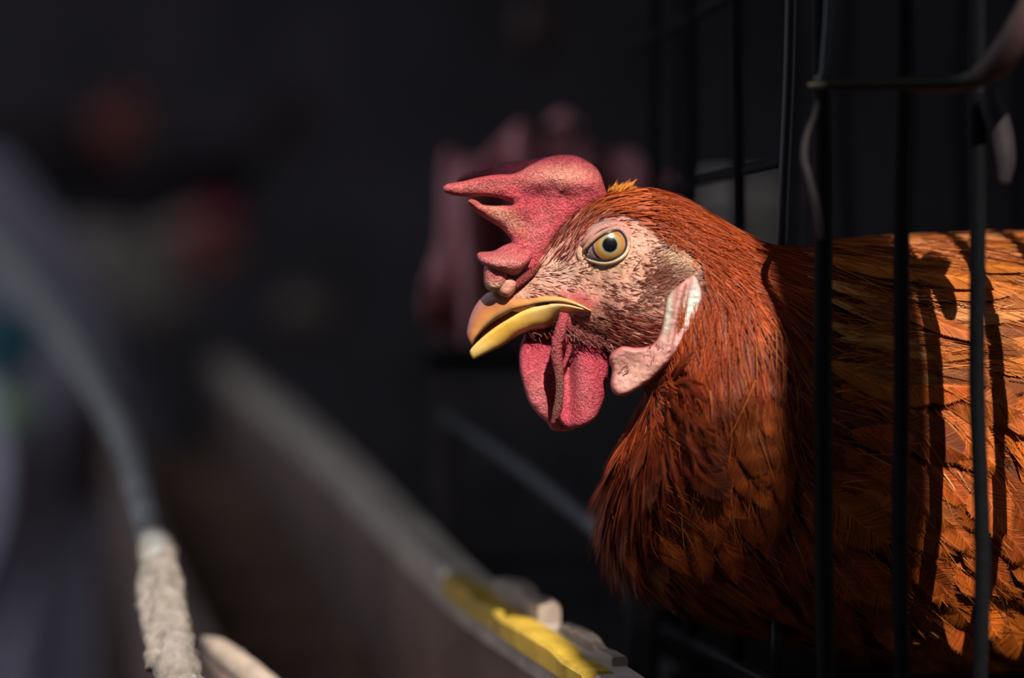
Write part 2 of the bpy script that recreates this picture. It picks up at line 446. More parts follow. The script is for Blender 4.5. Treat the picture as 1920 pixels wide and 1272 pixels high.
link('comb_point', inflate('comb_point', FARL, M_comb, toH, 0.0026, 14, lambda X, Z: 0.007 + 0.006 * np.clip((960 - X) / 100, 0, 1), 3, None,
     lambda X, Z: np.ones(X.shape + (3,)) * np.array([0.34, 0.035, 0.07]) * (1 + 0.15 * vnoise(X, Z, 8, 36))[..., None]), comb)  # darker purple than the near blade: its shade is put into the colour
LOWL = [(966, 455), (945, 461), (924, 472), (900, 474), (894, 480), (899, 492), (912, 501), (935, 512), (957, 518), (971, 516), (985, 501), (998, 484), (1000, 470), (985, 462)]
link('comb_lobe', inflate('comb_lobe', LOWL, M_comb, toH, 0.0032, 13, lambda X, Z: -0.0035 - 0.009 * gauss(X, Z, 940, 498, 40, 18) + 0.002 * gauss(X, Z, 960, 468, 30, 10), 2.6, comb_ex,
     lambda X, Z: np.clip(lerp3(np.ones(X.shape + (3,)) * np.array([0.48, 0.07, 0.085]), (0.58, 0.22, 0.18), 0.7 * gauss(X, Z, 945, 498, 32, 14)) * (1 + 0.2 * vnoise(X, Z, 4, 37))[..., None], 0, 1)), comb)
KNOB = [(912, 496), (907, 518), (911, 540), (926, 549), (944, 542), (952, 524), (940, 500)]
link('comb_knob', inflate('comb_knob', KNOB, M_comb, toH, 0.0045, 14, lambda X, Z: -0.0075 + 0 * X, 2.4, None,
     lambda X, Z: np.clip(lerp3(np.ones(X.shape + (3,)) * np.array([0.46, 0.10, 0.10]), (0.56, 0.30, 0.19), np.clip((Z - 522) / 20, 0, 1)) * (1 + 0.2 * vnoise(X, Z, 4, 38))[..., None], 0, 1)), comb)
KNOB2 = [(930, 534), (934, 551), (951, 559), (965, 547), (968, 530), (950, 520)]
link('nostril_flap', inflate('nostril_flap', KNOB2, M_lobe, toH, 0.0034, 12, lambda X, Z: -0.0072 + 0 * X, 2.4, None,
     lambda X, Z: np.clip(np.ones(X.shape + (3,)) * np.array([0.50, 0.22, 0.15]) * (1 + 0.2 * vnoise(X, Z, 4, 39))[..., None], 0, 1)), hen)
GAPR = [(958, 548), (975, 540), (1000, 520), (1014, 498), (1008, 494), (990, 508), (968, 524), (956, 536)]  # dark red sheet standing in for the shaded gap beside the comb
link('crease_shade', inflate('crease_shade', GAPR, M_comb, toH, 0.002, 6, lambda X, Z: -0.0062 - 0.002 * np.clip((X - 960) / 50, 0, 1), 2.6, None,
     lambda X, Z: np.ones(X.shape + (3,)) * np.array([0.26, 0.03, 0.03])), hen)

# --- beak: arched lofts (tomium edges apart, ridge in the middle)
def beak_loft(name, ridge, edge, wid, colorf, nu=60, nv=21, pw=0.7):
    Rg = catmull(ridge, nu); Eg = catmull(edge, nu); w = np.interp(np.linspace(0, 1, nu), np.linspace(0, 1, len(wid)), wid)
    th = np.linspace(0, np.pi, nv)
    cy = np.cos(th); sy = np.sin(th) ** pw
    Xs = Eg[:, 0:1] + (Rg[:, 0:1] - Eg[:, 0:1]) * sy; Zs = Eg[:, 1:2] + (Rg[:, 1:2] - Eg[:, 1:2]) * sy
    Ys = -w[:, None] * np.sign(cy) * np.abs(cy) ** 0.8
    # underside closes the shell, a little hollow
    th2 = np.linspace(np.pi, 0, 9)[1:-1]
    Xu = Eg[:, 0:1] + (Rg[:, 0:1] - Eg[:, 0:1]) * 0.12 * np.sin(th2); Zu = Eg[:, 1:2] + (Rg[:, 1:2] - Eg[:, 1:2]) * 0.12 * np.sin(th2)
    Yu = -w[:, None] * np.cos(th2)
    X_ = np.hstack([Xs, Xu]); Z_ = np.hstack([Zs, Zu]); Y_ = np.hstack([Ys, Yu]); m = X_.shape[1]
    vi = np.arange(nu * m).reshape(nu, m); r = np.roll(vi, -1, 1)
    f = [tuple(int(k) for k in a) for a in np.stack([vi[:-1], r[:-1], r[1:], vi[1:]], -1).reshape(-1, 4)]
    f += [tuple(int(k) for k in vi[0][::-1]), tuple(int(k) for k in vi[-1])]
    C = colorf(X_, Z_, np.hstack([np.tile(sy, (nu, 1)), np.zeros_like(Xu)]))
    return mesh_np(name, toH(X_, Z_, Y_).reshape(-1, 3), f, M_beak, C.reshape(-1, 3))
def ub_col(X, Z, r):
    c = np.ones(X.shape + (3,)) * np.array([0.58, 0.225, 0.065])
    c = lerp3(c, (0.30, 0.10, 0.085), np.clip((r - 0.4) * 2.2, 0, 1) * np.clip((1000 - X) / 60, 0, 1))
    c = lerp3(c, (0.30, 0.10, 0.06), 0.7 * gauss(X, Z, 922, 560, 22, 14, 0.6))
    c = lerp3(c, (0.68, 0.33, 0.09), np.clip((X - 975) / 60, 0, 1))
    c = lerp3(c, (0.70, 0.48, 0.20), 0.7 * np.clip(1 - r * 3.5, 0, 1))
    c = lerp3(c, (0.62, 0.20, 0.14), 0.75 * np.clip((X - 985) / 50, 0, 1) * np.clip((r - 0.35) * 2.5, 0, 1))
    return np.clip(c * (1 + 0.13 * vnoise(X * 0.5 + Z, Z - X * 0.3, 8, 41))[..., None], 0, 1)
def lb_col(X, Z, r):
    c = np.ones(X.shape + (3,)) * np.array([0.74, 0.42, 0.07])
    c = lerp3(c, (0.80, 0.56, 0.2), 0.8 * gauss(X, Z, 900, 655, 20, 12))
    c = lerp3(c, (0.78, 0.52, 0.22), np.clip((X - 960) / 60, 0, 1) * np.clip(1 - r * 1.4, 0, 1))
    c = lerp3(c, (0.45, 0.17, 0.05), 0.6 * np.clip((r - 0.6) * 2, 0, 1))
    return np.clip(c * (1 + 0.13 * vnoise(X * 0.6 + Z * 0.8, Z - X * 0.5, 9, 42))[..., None], 0, 1)
ub_r = [(884, 646), (876.5, 634), (876, 617), (883, 590), (896, 566), (913, 549), (936, 544), (962, 556), (990, 553), (1015, 549), (1050, 553), (1080, 565), (1106, 582)]
ub_e = [(885, 647), (888, 641), (896, 630), (910, 616), (925, 604), (942, 594), (958, 585), (975, 578), (997, 573), (1022, 568.5), (1052, 567), (1080, 574), (1106, 585)]
upper_beak = link('upper_beak', beak_loft('upper_beak', ub_r, ub_e, [0.0004, 0.0016, 0.0028, 0.0038, 0.0048, 0.0057, 0.0066, 0.0078, 0.0094, 0.0118, 0.0146, 0.0172, 0.0176], ub_col, 72), hen)
lb_r = [(887, 674), (893, 672), (915, 662), (942, 649), (960, 637), (976, 628), (998, 621), (1026, 617), (1046, 606), (1060, 594), (1080, 591), (1106, 588)]
lb_e = [(881, 664), (883, 655), (900, 637), (922, 619), (938, 608), (953, 599), (978, 585), (1003, 576), (1024, 572), (1046, 571), (1072, 575), (1106, 585)]
lower_beak = link('lower_beak', beak_loft('lower_beak', lb_r, lb_e, [0.0009, 0.002, 0.0032, 0.0044, 0.0054, 0.0064, 0.0076, 0.0092, 0.0112, 0.0136, 0.0164, 0.0174], lb_col, 66, pw=0.8), hen)
M_tongue = simple_mat('mouth_dark_red', (0.10, 0.02, 0.02), 0.4, 0, 0.2, 400, 0.4)
link('tongue', tube_mesh('tongue', toH([905, 940, 980, 1030, 1080], [632, 606, 588, 578, 580], [0, 0, 0, 0, 0]), [0.0008, 0.0030, 0.0046, 0.006, 0.007], M_tongue, 12, 20), lower_beak)

# --- wattles
W_FAR = [(990, 622), (979, 640), (974, 661), (974, 689), (981, 722), (992, 755), (1008, 777), (1027, 795), (1033, 806), (1050, 810), (1078, 805), (1092, 780), (1090, 720), (1082, 660), (1070, 625), (1030, 612)]
def wcol(seed, base=(0.52, 0.045, 0.08)):
    def f(X, Z):
        c = np.ones(X.shape + (3,)) * np.array(base)
        c = lerp3(c, (0.56, 0.17, 0.165), 0.6 * gauss(X, Z, 1010, 745, 25, 40))
        c = lerp3(c, (0.54, 0.14, 0.145), 0.5 * gauss(X, Z, 1085, 720, 20, 50, -0.3))
        return np.clip(c * (1 + 0.14 * vnoise(X, Z, 5, seed) + 0.12 * vnoise(X, Z, 2.6, seed + 1))[..., None], 0, 1)
    return f
link('wattle', inflate('wattle', W_FAR, M_comb, toH, 0.0026, 12, lambda X, Z: 0.0045 - 0.004 * gauss(X, Z, 1000, 730, 30, 60) + 0.0005 * vnoise(X, Z, 14, 51), 2.8,
     lambda X, Z: 0.00012 * vnoise(X, Z, 6, 52), wcol(53)), hen)
W_NEAR = [(1050, 604), (1048, 640), (1046, 690), (1045, 740), (1047, 780), (1056, 797), (1075, 802), (1102, 793), (1119, 777), (1131, 747), (1136, 714), (1141, 680), (1136, 662), (1118, 648), (1094, 634), (1070, 618)]
def wn_y(X, Z): return -0.0075 + 0.0065 * gauss(X, Z, 1064, 690, 9, 70) - 0.0022 * gauss(X, Z, 1105, 730, 22, 50) - 0.001 * np.clip((Z - 640) / 150, 0, 1)
wattle_n = link('wattle', inflate('wattle', W_NEAR, M_comb, toH, 0.0026, 12, wn_y, 2.6, lambda X, Z: 0.00012 * vnoise(X, Z, 6, 55), wcol(56)), hen)
rib = [(1057, 590), (1051, 613), (1043, 643), (1042, 667), (1047, 697), (1048, 737), (1043, 770), (1036, 792)]
rc = catmull([(0.44, 0.055, 0.07), (0.44, 0.06, 0.075), (0.42, 0.06, 0.07), (0.38, 0.06, 0.065), (0.24, 0.05, 0.04), (0.17, 0.05, 0.035), (0.22, 0.045, 0.04), (0.42, 0.06, 0.08)], 60)
link('wattle_rib', tube_mesh('wattle_rib', toH([p[0] for p in rib], [p[1] for p in rib], [-0.0135, -0.0145, -0.0135, -0.0125, -0.0118, -0.0115, -0.0105, -0.009]),
     np.array([9, 10, 10.5, 10, 8.2, 7.6, 8, 4]) * S, M_comb, 18, 60, rc, 0.09), wattle_n)
rib2 = [(1062, 596), (1066, 620), (1067, 645), (1062, 668), (1054, 690)]
link('wattle_fold', tube_mesh('wattle_fold', toH([p[0] for p in rib2], [p[1] for p in rib2], [-0.0135, -0.0125, -0.0115, -0.0108, -0.011]),
     np.array([6, 6, 6, 5, 3]) * S, M_comb, 14, 30, np.ones((30, 3)) * np.array([0.42, 0.05, 0.07]), 0.04), wattle_n)

# --- ear lobe and the loose pink skin under it
FLAP = [(1292, 520), (1304, 540), (1308, 562), (1301, 592), (1290, 615), (1273, 636), (1251, 673), (1218, 708), (1190, 728), (1165, 740), (1147, 736), (1140, 719), (1143, 694), (1138, 668),
        (1160, 650), (1190, 652), (1216, 646), (1230, 625), (1237, 590), (1246, 556), (1272, 532)]
def flap_y(X, Z): return -0.0212 - 0.0026 * gauss(X, Z, 1259, 585, 6, 60, 0.20) + 0.0030 * gauss(X, Z, 1271, 580, 3.5, 46, 0.22) + 0.0025 * np.clip((Z - 640) / 90, 0, 1) - 0.0028 * gauss(X, Z, 1215, 690, 50, 14, -0.75) + 0.002 * gauss(X, Z, 1175, 690, 26, 18)
def flap_col(X, Z):
    c = np.ones(X.shape + (3,)) * np.array([0.52, 0.235, 0.20])
    c = lerp3(c, (0.62, 0.58, 0.46), 0.97 * np.clip(1.5 * gauss(X, Z, 1243, 590, 4.5, 26, 0.12), 0, 1))
    c = lerp3(c, (0.62, 0.62, 0.56), 0.97 * np.clip(1.5 * gauss(X, Z, 1287, 575, 7.5, 30, 0.24), 0, 1))
    c = lerp3(c, (0.66, 0.38, 0.36), 0.6 * gauss(X, Z, 1272, 625, 8, 22, 0.5))
    c = lerp3(c, (0.52, 0.29, 0.22), 0.6 * gauss(X, Z, 1185, 700, 30, 20))
    d = edge_dist(X, Z, FLAP)
    c = lerp3(c, (0.42, 0.07, 0.08), 0.8 * np.clip(1 - d / 7, 0, 1) * np.clip((Z - 560) / 40, 0, 1))
    return np.clip(c * (1 + 0.12 * vnoise(X, Z, 5, 61) + 0.1 * vnoise(X * 2, Z, 5, 62))[..., None], 0, 1)
link('ear_lobe', inflate('ear_lobe', FLAP, M_lobe, toH, 0.0028, 10, flap_y, 2.4, lambda X, Z: 0.00022 * vnoise(X * 0.7, Z * 1.6, 6, 63), flap_col), hen)

# --- eye
EYC = -0.0137; EC = toH(1138.5, 464, EYC); ER = 0.0088
m, nt, b = mat_new('eyeball'); M_eye = m
tc = nt.nodes.new('ShaderNodeTexCoord'); sep = nt.nodes.new('ShaderNodeSeparateXYZ'); nt.links.new(tc.outputs['Object'], sep.inputs[0])
def mth(op, a, b_=None):
    n = nt.nodes.new('ShaderNodeMath'); n.operation = op
    for i_, v in enumerate((a, b_)):
        if v is None: continue
        if isinstance(v, (int, float)): n.inputs[i_].default_value = v
        else: nt.links.new(v, n.inputs[i_])
    return n.outputs[0]
r_ = mth('SQRT', mth('ADD', mth('POWER', mth('ABSOLUTE', sep.outputs[0]), 2.0), mth('POWER', mth('ABSOLUTE', sep.outputs[2]), 2.0)))
nz = noise_node(nt, 1400, 3)
rn = mth('ADD', mth('DIVIDE', r_, 40 * S), mth('MULTIPLY', mth('SUBTRACT', nz, 0.5), 0.05))
ic = ramp(nt, rn, [(0.0, (0.004, 0.004, 0.005)), (0.325, (0.004, 0.004, 0.005)), (0.36, (0.30, 0.28, 0.20)), (0.45, (0.40, 0.31, 0.12)), (0.54, (0.47, 0.20, 0.025)),
                   (0.64, (0.42, 0.16, 0.03)), (0.70, (0.36, 0.22, 0.16)), (0.745, (0.02, 0.012, 0.015)), (0.80, (0.03, 0.016, 0.018)), (0.86, (0.36, 0.22, 0.22)), (1.0, (0.40, 0.26, 0.25))])
nt.links.new(ic, b.inputs['Base Color']); b.inputs['Roughness'].default_value = 0.25; b.inputs['Coat Weight'].default_value = 1.0; b.inputs['Coat Roughness'].default_value = 0.02
def sphere_mesh(name, r, mat, nu=48, nv=32):
    th = np.linspace(0, np.pi, nv); ph = np.linspace(0, 2 * np.pi, nu, endpoint=False)
    V = np.stack([np.outer(np.sin(th), np.cos(ph)), np.outer(np.sin(th), np.sin(ph)), np.outer(np.cos(th), np.ones(nu))], -1) * r
    vi = np.arange(nu * nv).reshape(nv, nu); rr = np.roll(vi, -1, 1)
    f = [tuple(int(k) for k in a) for a in np.stack([vi[:-1], vi[1:], rr[1:], rr[:-1]], -1).reshape(-1, 4)]
    return mesh_np(name, V.reshape(-1, 3), f, mat)
eye_me = sphere_mesh('eye', ER, M_eye)
eye = link('eye', eye_me, hen); eye.location = tuple(EC)
LID = [(1098, 473), (1104, 465), (1112, 457.5), (1121, 450.5), (1130, 445), (1143, 439.5), (1156, 439), (1164, 447), (1168.5, 459), (1166, 472), (1158, 481.5), (1145, 488.5), (1131, 491.5), (1117, 490), (1105, 486), (1099, 481)]
def lid_ring(name, grow, rad, dy, mat, colf, n=90):
    ol = smooth_closed(LID, 8); c = ol.mean(0); v = ol - c
    ol = c + v * (1 + grow / np.linalg.norm(v, axis=1, keepdims=True))
    idx = np.linspace(0, len(ol), n, endpoint=False); ol = np.stack([np.interp(idx, np.arange(len(ol) + 1), np.r_[ol[:, k], ol[0, k]]) for k in (0, 1)], 1)
    ex = (ol - np.array([1138.5, 464])) * S
    ys = -np.sqrt(np.clip(ER ** 2 - (ex ** 2).sum(1), (0.0022) ** 2, None)) + EYC + dy
    P = toH(ol[:, 0], ol[:, 1], ys)
    T = np.roll(P, -1, 0) - np.roll(P, 1, 0); T /= np.linalg.norm(T, axis=1, keepdims=True)
    A = np.array([0, -1.0, 0]) - T * (T @ np.array([0, -1.0, 0]))[:, None]; A /= np.linalg.norm(A, axis=1, keepdims=True); B = np.cross(T, A)
    th = np.linspace(0, 2 * np.pi, 12, endpoint=False)
    rr = np.broadcast_to(rad, (n,))
    V = P[:, None] + rr[:, None, None] * (np.cos(th)[None, :, None] * A[:, None] + np.sin(th)[None, :, None] * B[:, None])
    vi = np.arange(n * 12).reshape(n, 12); a = np.roll(vi, -1, 1); bq = np.roll(vi, -1, 0); cq = np.roll(a, -1, 0)
    f = [tuple(int(k) for k in w) for w in np.stack([vi, a, cq, bq], -1).reshape(-1, 4)]
    C = np.repeat(colf(ol[:, 0], ol[:, 1]), 12, axis=0)
    return mesh_np(name, V.reshape(-1, 3), f, mat, C)
link('eye_rim', lid_ring('eye_rim', 0.5, 2.2 * S, -0.0000, M_beak, lambda X, Z: np.ones(X.shape + (3,)) * np.array([0.025, 0.012, 0.014])), eye).location = tuple(-EC)
def lidc(X, Z):
    t = np.clip((Z - 455) / 30, 0, 1)
    return lerp3(np.ones(X.shape + (3,)) * np.array([0.50, 0.24, 0.17]), (0.74, 0.55, 0.33), t)
link('eyelid', lid_ring('eyelid', 5.0, 4.6 * S, 0.0003, M_skin, lidc), eye).location = tuple(-EC)

link('eyelid', lid_ring('eyelid', 12.5, 7.5 * S, 0.0012, M_skin, lambda X, Z: lerp3(np.ones(X.shape + (3,)) * np.array([0.50, 0.22, 0.17]), (0.62, 0.40, 0.25), np.clip((Z - 460) / 35, 0, 1))), eye).location = tuple(-EC)
# sparse bristles on the loose skin under the ear
n = 130; r = np.random.default_rng(16)
rx = r.uniform(1150, 1240, n); rz = 716 - (rx - 1150) * 0.55 + r.uniform(-26, 12, n)
root = toH(rx, rz, flap_y(rx, rz) - 0.0026)
a = r.normal(0.9, 0.4, n); dr_ = np.stack([np.cos(a), r.uniform(-0.3, 0, n), np.sin(a)], -1); dr_ /= np.linalg.norm(dr_, axis=1, keepdims=True)
FLAPB = (root, dr_, r)

# ------------------------------------------------------------------ plumage builders
def ribbons(root, dr, nrm, L, W, lift, grav, side_b, col0, col1, segs=4, tilt=None, taper=0.6):
    """tapered strands as flat ribbons; all arrays (n,...)"""
    n = len(root)
    side = np.cross(dr, nrm); side /= np.linalg.norm(side, axis=1, keepdims=True) + 1e-9
    if tilt is not None:
        wv = side * np.cos(tilt)[:, None] + nrm * np.sin(tilt)[:, None]
    else: wv = side
    t = np.linspace(0, 1, segs + 1)
    Pn = root[:, None] + dr[:, None] * (L[:, None] * t)[..., None] + nrm[:, None] * (L[:, None] * lift[:, None] * (t - 0.75 * t * t))[..., None] \
        + side[:, None] * (L[:, None] * side_b[:, None] * t * t)[..., None]
    Pn[..., 2] -= (L * grav)[:, None] * t * t
    wd = W[:, None] * np.clip(1 - t, 0.02, 1)[None] ** taper
    V = np.stack([Pn - wv[:, None] * wd[..., None] / 2, Pn + wv[:, None] * wd[..., None] / 2], 2).reshape(-1, 3)
    base = (np.arange(n) * (segs + 1) * 2)[:, None, None]
    k = (np.arange(segs) * 2)[None, :, None]
    F = (base + k + np.array([0, 1, 3, 2])[None, None]).reshape(-1, 4)
    C = (col0[:, None] * (1 - t)[None, :, None] + col1[:, None] * t[None, :, None])
    C = np.repeat(C[:, :, None], 2, 2).reshape(-1, 3)
    return V, F, C

def feather_template(nb, width_peak, seed, vane=0.72, ragged=0.08, segs=3, solid=True, lo=0.06, fwd0=0.20):
    """unit feather: x 0..1 along shaft, y across (+-0.5), z camber. returns V,F(quads),shade(n,3): brightness, shaft weight, edge weight"""
    r = np.random.default_rng(seed)
    def hw(t): return 0.5 * np.clip(t / width_peak, 0, 1) ** 0.6 * np.clip((1.02 - t) / (1.02 - width_peak), 0, 1) ** 0.55 * np.where(t < width_peak, 1, 1)
    V, F, Cc = [], [], []
    def add(quads_v, faces, cols):
        b0 = len(V); V.extend(quads_v); F.extend([tuple(b0 + i for i in f) for f in faces]); Cc.extend(cols)
    if solid:
        ts = np.linspace(lo, 0.93, 9); ys = np.linspace(-1, 1, 5)
        vv = [(t, y * hw(np.array(t)) * vane, -0.03 * abs(y) ** 1.5 - 0.012) for t in ts for y in ys]
        ff = [(i * 5 + j, i * 5 + j + 1, (i + 1) * 5 + j + 1, (i + 1) * 5 + j) for i in range(8) for j in range(4)]
        add(vv, ff, [(0.75, 0, abs(y)) for t in ts for y in ys])
    # shaft
    ts = np.linspace(0, 0.97, 5); w = 0.010
    add([(t, s * w * (1.1 - t), 0.008) for t in ts for s in (-1, 1)], [(2 * i, 2 * i + 1, 2 * i + 3, 2 * i + 2) for i in range(4)], [(1.0, 1.0, 0) for t in ts for s in (-1, 1)])
    for sgn in (-1, 1):
        t0s = np.linspace(lo, 0.95, nb)
        gap = r.uniform(0, 1, 3)
        for t0 in t0s:
            h = float(hw(np.array(min(t0 + 0.10, 0.99)))) * (1 + r.normal() * ragged)
            fwd = fwd0 * (1 + (0.25 if ragged > 0.1 else 0.05) * r.normal())
            if any(abs(t0 - g_) < 0.012 for g_ in gap): fwd += 0.05
            zz = r.normal() * 0.004; br = 1 + 0.26 * r.normal(); bw = 0.85 / nb
            pts = []; cols = []
            for k in range(segs + 1):
                s = k / segs
                x = t0 + fwd * (s ** 0.8) * (1 - 0.35 * t0); y = sgn * h * s
                z = -0.03 * s ** 1.5 + zz * s
                ww = bw * (1 - 0.8 * s)
                pts += [(x - ww / 2, y, z), (x + ww / 2, y, z + 0.002)]
                cols += [(br, 0.0, s)] * 2
            add(pts, [(2 * i, 2 * i + 1, 2 * i + 3, 2 * i + 2) for i in range(segs)], cols)
    return np.array(V), np.array(F), np.array(Cc)

def feather_cols(Cc, base, shaft, edge, ew):
    """base/shaft/edge (n,3) -> (n,k,3)"""
    base = np.atleast_2d(base); k = len(Cc)
    br, sh, ed = Cc[:, 0], Cc[:, 1], Cc[:, 2]
    c = base[:, None] * br[None, :, None]
    e = np.clip((ed - 0.55) / 0.45, 0, 1)[None, :, None] * ew
    c = c * (1 - e) + np.atleast_2d(edge)[:, None] * br[None, :, None] * e
    c = c * (1 - sh[None, :, None]) + np.atleast_2d(shaft)[:, None] * sh[None, :, None]
    return np.clip(c, 0, 1)

def place_feathers(tpl, root, dr, nrm, L, W, lift, grav, base, shaft, edge, ew=0.5):
    Vt, Ft, Cc = tpl; n = len(root)
    side = np.cross(dr, nrm); side /= np.linalg.norm(side, axis=1, keepdims=True) + 1e-9
    x, y, z = Vt[:, 0], Vt[:, 1], Vt[:, 2]
    P = root[:, None] + dr[:, None] * (L[:, None] * x)[..., None] + side[:, None] * (W[:, None] * y)[..., None] \
        + nrm[:, None] * (W[:, None] * z + L[:, None] * lift[:, None] * (x - 0.6 * x * x))[..., None]
    P[..., 2] -= (L * grav)[:, None] * x * x
    F = (Ft[None] + (np.arange(n) * len(Vt))[:, None, None]).reshape(-1, 4)
    return P.reshape(-1, 3), F, feather_cols(Cc, base, shaft, edge, ew).reshape(-1, 3)

# surface samples over the hen, with density by area
cell = np.linalg.norm(np.cross(Tu, Tv), axis=2)
def sample_surface(n, weight, seed):
    r = np.random.default_rng(seed)
    p = (cell * weight).ravel(); p = p / p.sum()
    k = r.choice(len(p), n, p=p)
    i, j = k // NV, k % NV
    jit = (r.uniform(-.5, .5, (n, 1)) * Tu[i, j] + r.uniform(-.5, .5, (n, 1)) * Tv[i, j] * 0.5)
    return i, j, G[i, j] + jit
def nrmz(v): return v / (np.linalg.norm(v, axis=-1, keepdims=True) + 1e-9)
def tangent(v, n): return nrmz(v - n * (v * n).sum(-1, keepdims=True))
DOWN = np.array([0, 0, -1.0]); BACK = np.array([1.0, 0, 0])
# flow of the plumage over the hen, as a direction field in the side view (px x right, px y down)
def flow(X, Z):
    fx = np.ones_like(X); fz = np.zeros_like(X)
    def addf(w, dx, dz):
        nonlocal fx, fz
        fx = fx * (1 - w) + dx * w; fz = fz * (1 - w) + dz * w
    # crown: along the arch of the skull
    addf(np.clip((1140 - X) / 60, 0, 1) * np.clip((520 - Z) / 40, 0, 1), 0.75, -0.75)
    addf(np.clip((X - 1190) / 60, 0, 1) * np.clip((620 - Z) / 60, 0, 1), 0.88, 0.40)
    # cheek: bowed down under the eye
    addf(np.clip((Z - 500) / 50, 0, 1) * np.clip((1240 - X) / 50, 0, 1), 0.97, 0.22)
    # neck hangs down
    wn = np.clip((Z - 470 - (X - 1300) * 0.45) / 90, 0, 1) * np.clip((X - 1235) / 40, 0, 1) * np.clip((1560 - X) / 120, 0, 1)
    addf(wn, 0.10, 1.0)
    wb = np.clip((Z - 700) / 60, 0, 1) * np.clip((1250 - X) / 40, 0, 1); addf(wb, -0.10, 1.0)
    wl = np.clip((Z - 930) / 80, 0, 1) * np.clip((1700 - X) / 160, 0, 1); addf(wl, 0.50, 0.86)
    # flank
    wf = np.clip((Z - 680) / 120, 0, 1) * np.clip((X - 1540) / 100, 0, 1); addf(wf, 0.60, 0.78)
    wt = np.clip((700 - Z) / 60, 0, 1) * np.clip((X - 1560) / 80, 0, 1); addf(wt, 1.0, 0.10)
    return fx, fz
def flow_dir(Xp, Zp, n, spread, seed):
    r = np.random.default_rng(seed)
    fx, fz = flow(Xp, Zp); a = r.normal(0, spread, len(Xp)); c, s = np.cos(a), np.sin(a)
    d = np.stack([fx * c - fz * s, np.zeros_like(fx), -(fx * s + fz * c)], -1)
    return tangent(d, n)

# --- bristles of the bare face
fmask = in_poly(X, Z, FACE)
eyeout = (((X - 1136) / 41) ** 2 + ((Z - 466) / 34) ** 2) > 1
dens = np.where(fmask & eyeout, 0.35, 0.0)
dens += 1.6 * gauss(X, Z, 1180, 618, 60, 34, 0.1) * fmask
dens += 0.9 * gauss(X, Z, 1085, 425, 70, 22, -0.4) * eyeout * fmask
dens += 0.15 * gauss(X, Z, 1060, 520, 40, 30) * fmask
dens *= np.where((X < 985), 0.0, 1) * np.where((X > 1040) & (X < 1120) & (Z > 545) & (Z < 592), 0.15, 1)
n = 6000
i, j, root = sample_surface(n, dens, 11)
nr = NN[i, j]; xp, zp = X[i, j], Z[i, j]
r = np.random.default_rng(12)
dr = flow_dir(xp, zp, nr, 0.16, 13)
dark = gauss(xp, zp, 1185, 620, 62, 36, 0.1)
L = (r.uniform(9, 19, n) + 14 * dark + 12 * gauss(xp, zp, 1085, 420, 80, 34, -0.4) + 8 * gauss(xp, zp, 1050, 490, 30, 40)) * S
c0 = np.array([0.14, 0.022, 0.014])[None] * r.uniform(0.35, 1.6, (n, 1)); c1 = c0 * 1.3
pale = r.uniform(0, 1, n) < 0.16; c1[pale] = np.array([0.60, 0.30, 0.20]); c0[pale] = np.array([0.35, 0.13, 0.08])
V, F, C = ribbons(root, dr, nr, L, r.uniform(1.1, 2.2, n) * S, r.uniform(0.05, 0.24, n), np.zeros(n), r.normal(0, 0.08, n), c0, c1, 3, r.normal(0, 0.4, n))
tag(link('bristles', mesh_np('bristles', V, F, M_bristle, C), hen), kind='stuff')

# chin fuzz over the roots of the wattles
n = 420; r = np.random.default_rng(15)
rx = r.uniform(985, 1150, n); rz = np.interp(rx, [985, 1045, 1150], [622, 612, 650]) + r.uniform(-8, 10, n)
root = toH(rx, rz, np.where(rx < 1045, r.uniform(-0.004, 0.004, n), r.uniform(-0.015, -0.010, n)))
a = r.normal(0.55, 0.35, n); dr = nrmz(np.stack([np.cos(a), r.normal(-0.25, 0.2, n), -np.sin(a)], -1))
c0 = np.array([0.12, 0.025, 0.02])[None] * r.uniform(0.4, 1.8, (n, 1))
V, F, C = ribbons(root, dr, np.tile([0.0, -1, 0], (n, 1)), r.uniform(10, 26, n) * S, r.uniform(1.4, 2.6, n) * S, r.uniform(-0.1, 0.2, n), r.uniform(0, 0.1, n), r.normal(0, 0.15, n), c0, c0 * 1.4, 4, r.normal(0, 0.4, n))
tag(link('chin_bristles', mesh_np('chin_bristles', V, F, M_bristle, C), hen), kind='stuff')

root, dr_, r = FLAPB; n = len(root)
c0 = np.array([0.10, 0.025, 0.02])[None] * r.uniform(0.5, 2.0, (n, 1))
V, F, C = ribbons(root, dr_, np.tile([0.0, -1, 0], (n, 1)), r.uniform(10, 20, n) * S, r.uniform(1.2, 2.2, n) * S, r.uniform(0, 0.2, n), np.zeros(n), r.normal(0, 0.15, n), c0, c0 * 1.4, 4)
tag(link('ear_bristles', mesh_np('ear_bristles', V, F, M_bristle, C), hen), kind='stuff')

# --- crown and nape: fine glossy rust strands
cw = np.where((Z < 430 + np.clip(X - 1190, 0, 300) * 0.75) & (X > 1030) & (X < 1470) & ~fmask, 1.0, 0.0)
cw += 0.5 * gauss(X, Z, 1100, 405, 60, 14, -0.35)
cw *= (((X - 1136) / 46) ** 2 + ((Z - 466) / 42) ** 2) > 1
cw *= np.where(np.abs(Y) < 0.0025, np.where((X > 1150), 1, 0), 1)
n = 9000
i, j, root = sample_surface(n, cw, 21)
nr = NN[i, j]; xp, zp = X[i, j], Z[i, j]; r = np.random.default_rng(22)
dr = flow_dir(xp, zp, nr, 0.10, 23)
k = np.clip((xp - 1060) / 260, 0, 1)
L = (18 + 62 * k) * r.uniform(0.7, 1.25, n) * S
tone = r.uniform(0, 1, (n, 1))
c0 = np.array([0.21, 0.026, 0.014]) * (1 - tone) + np.array([0.43, 0.090, 0.020]) * tone
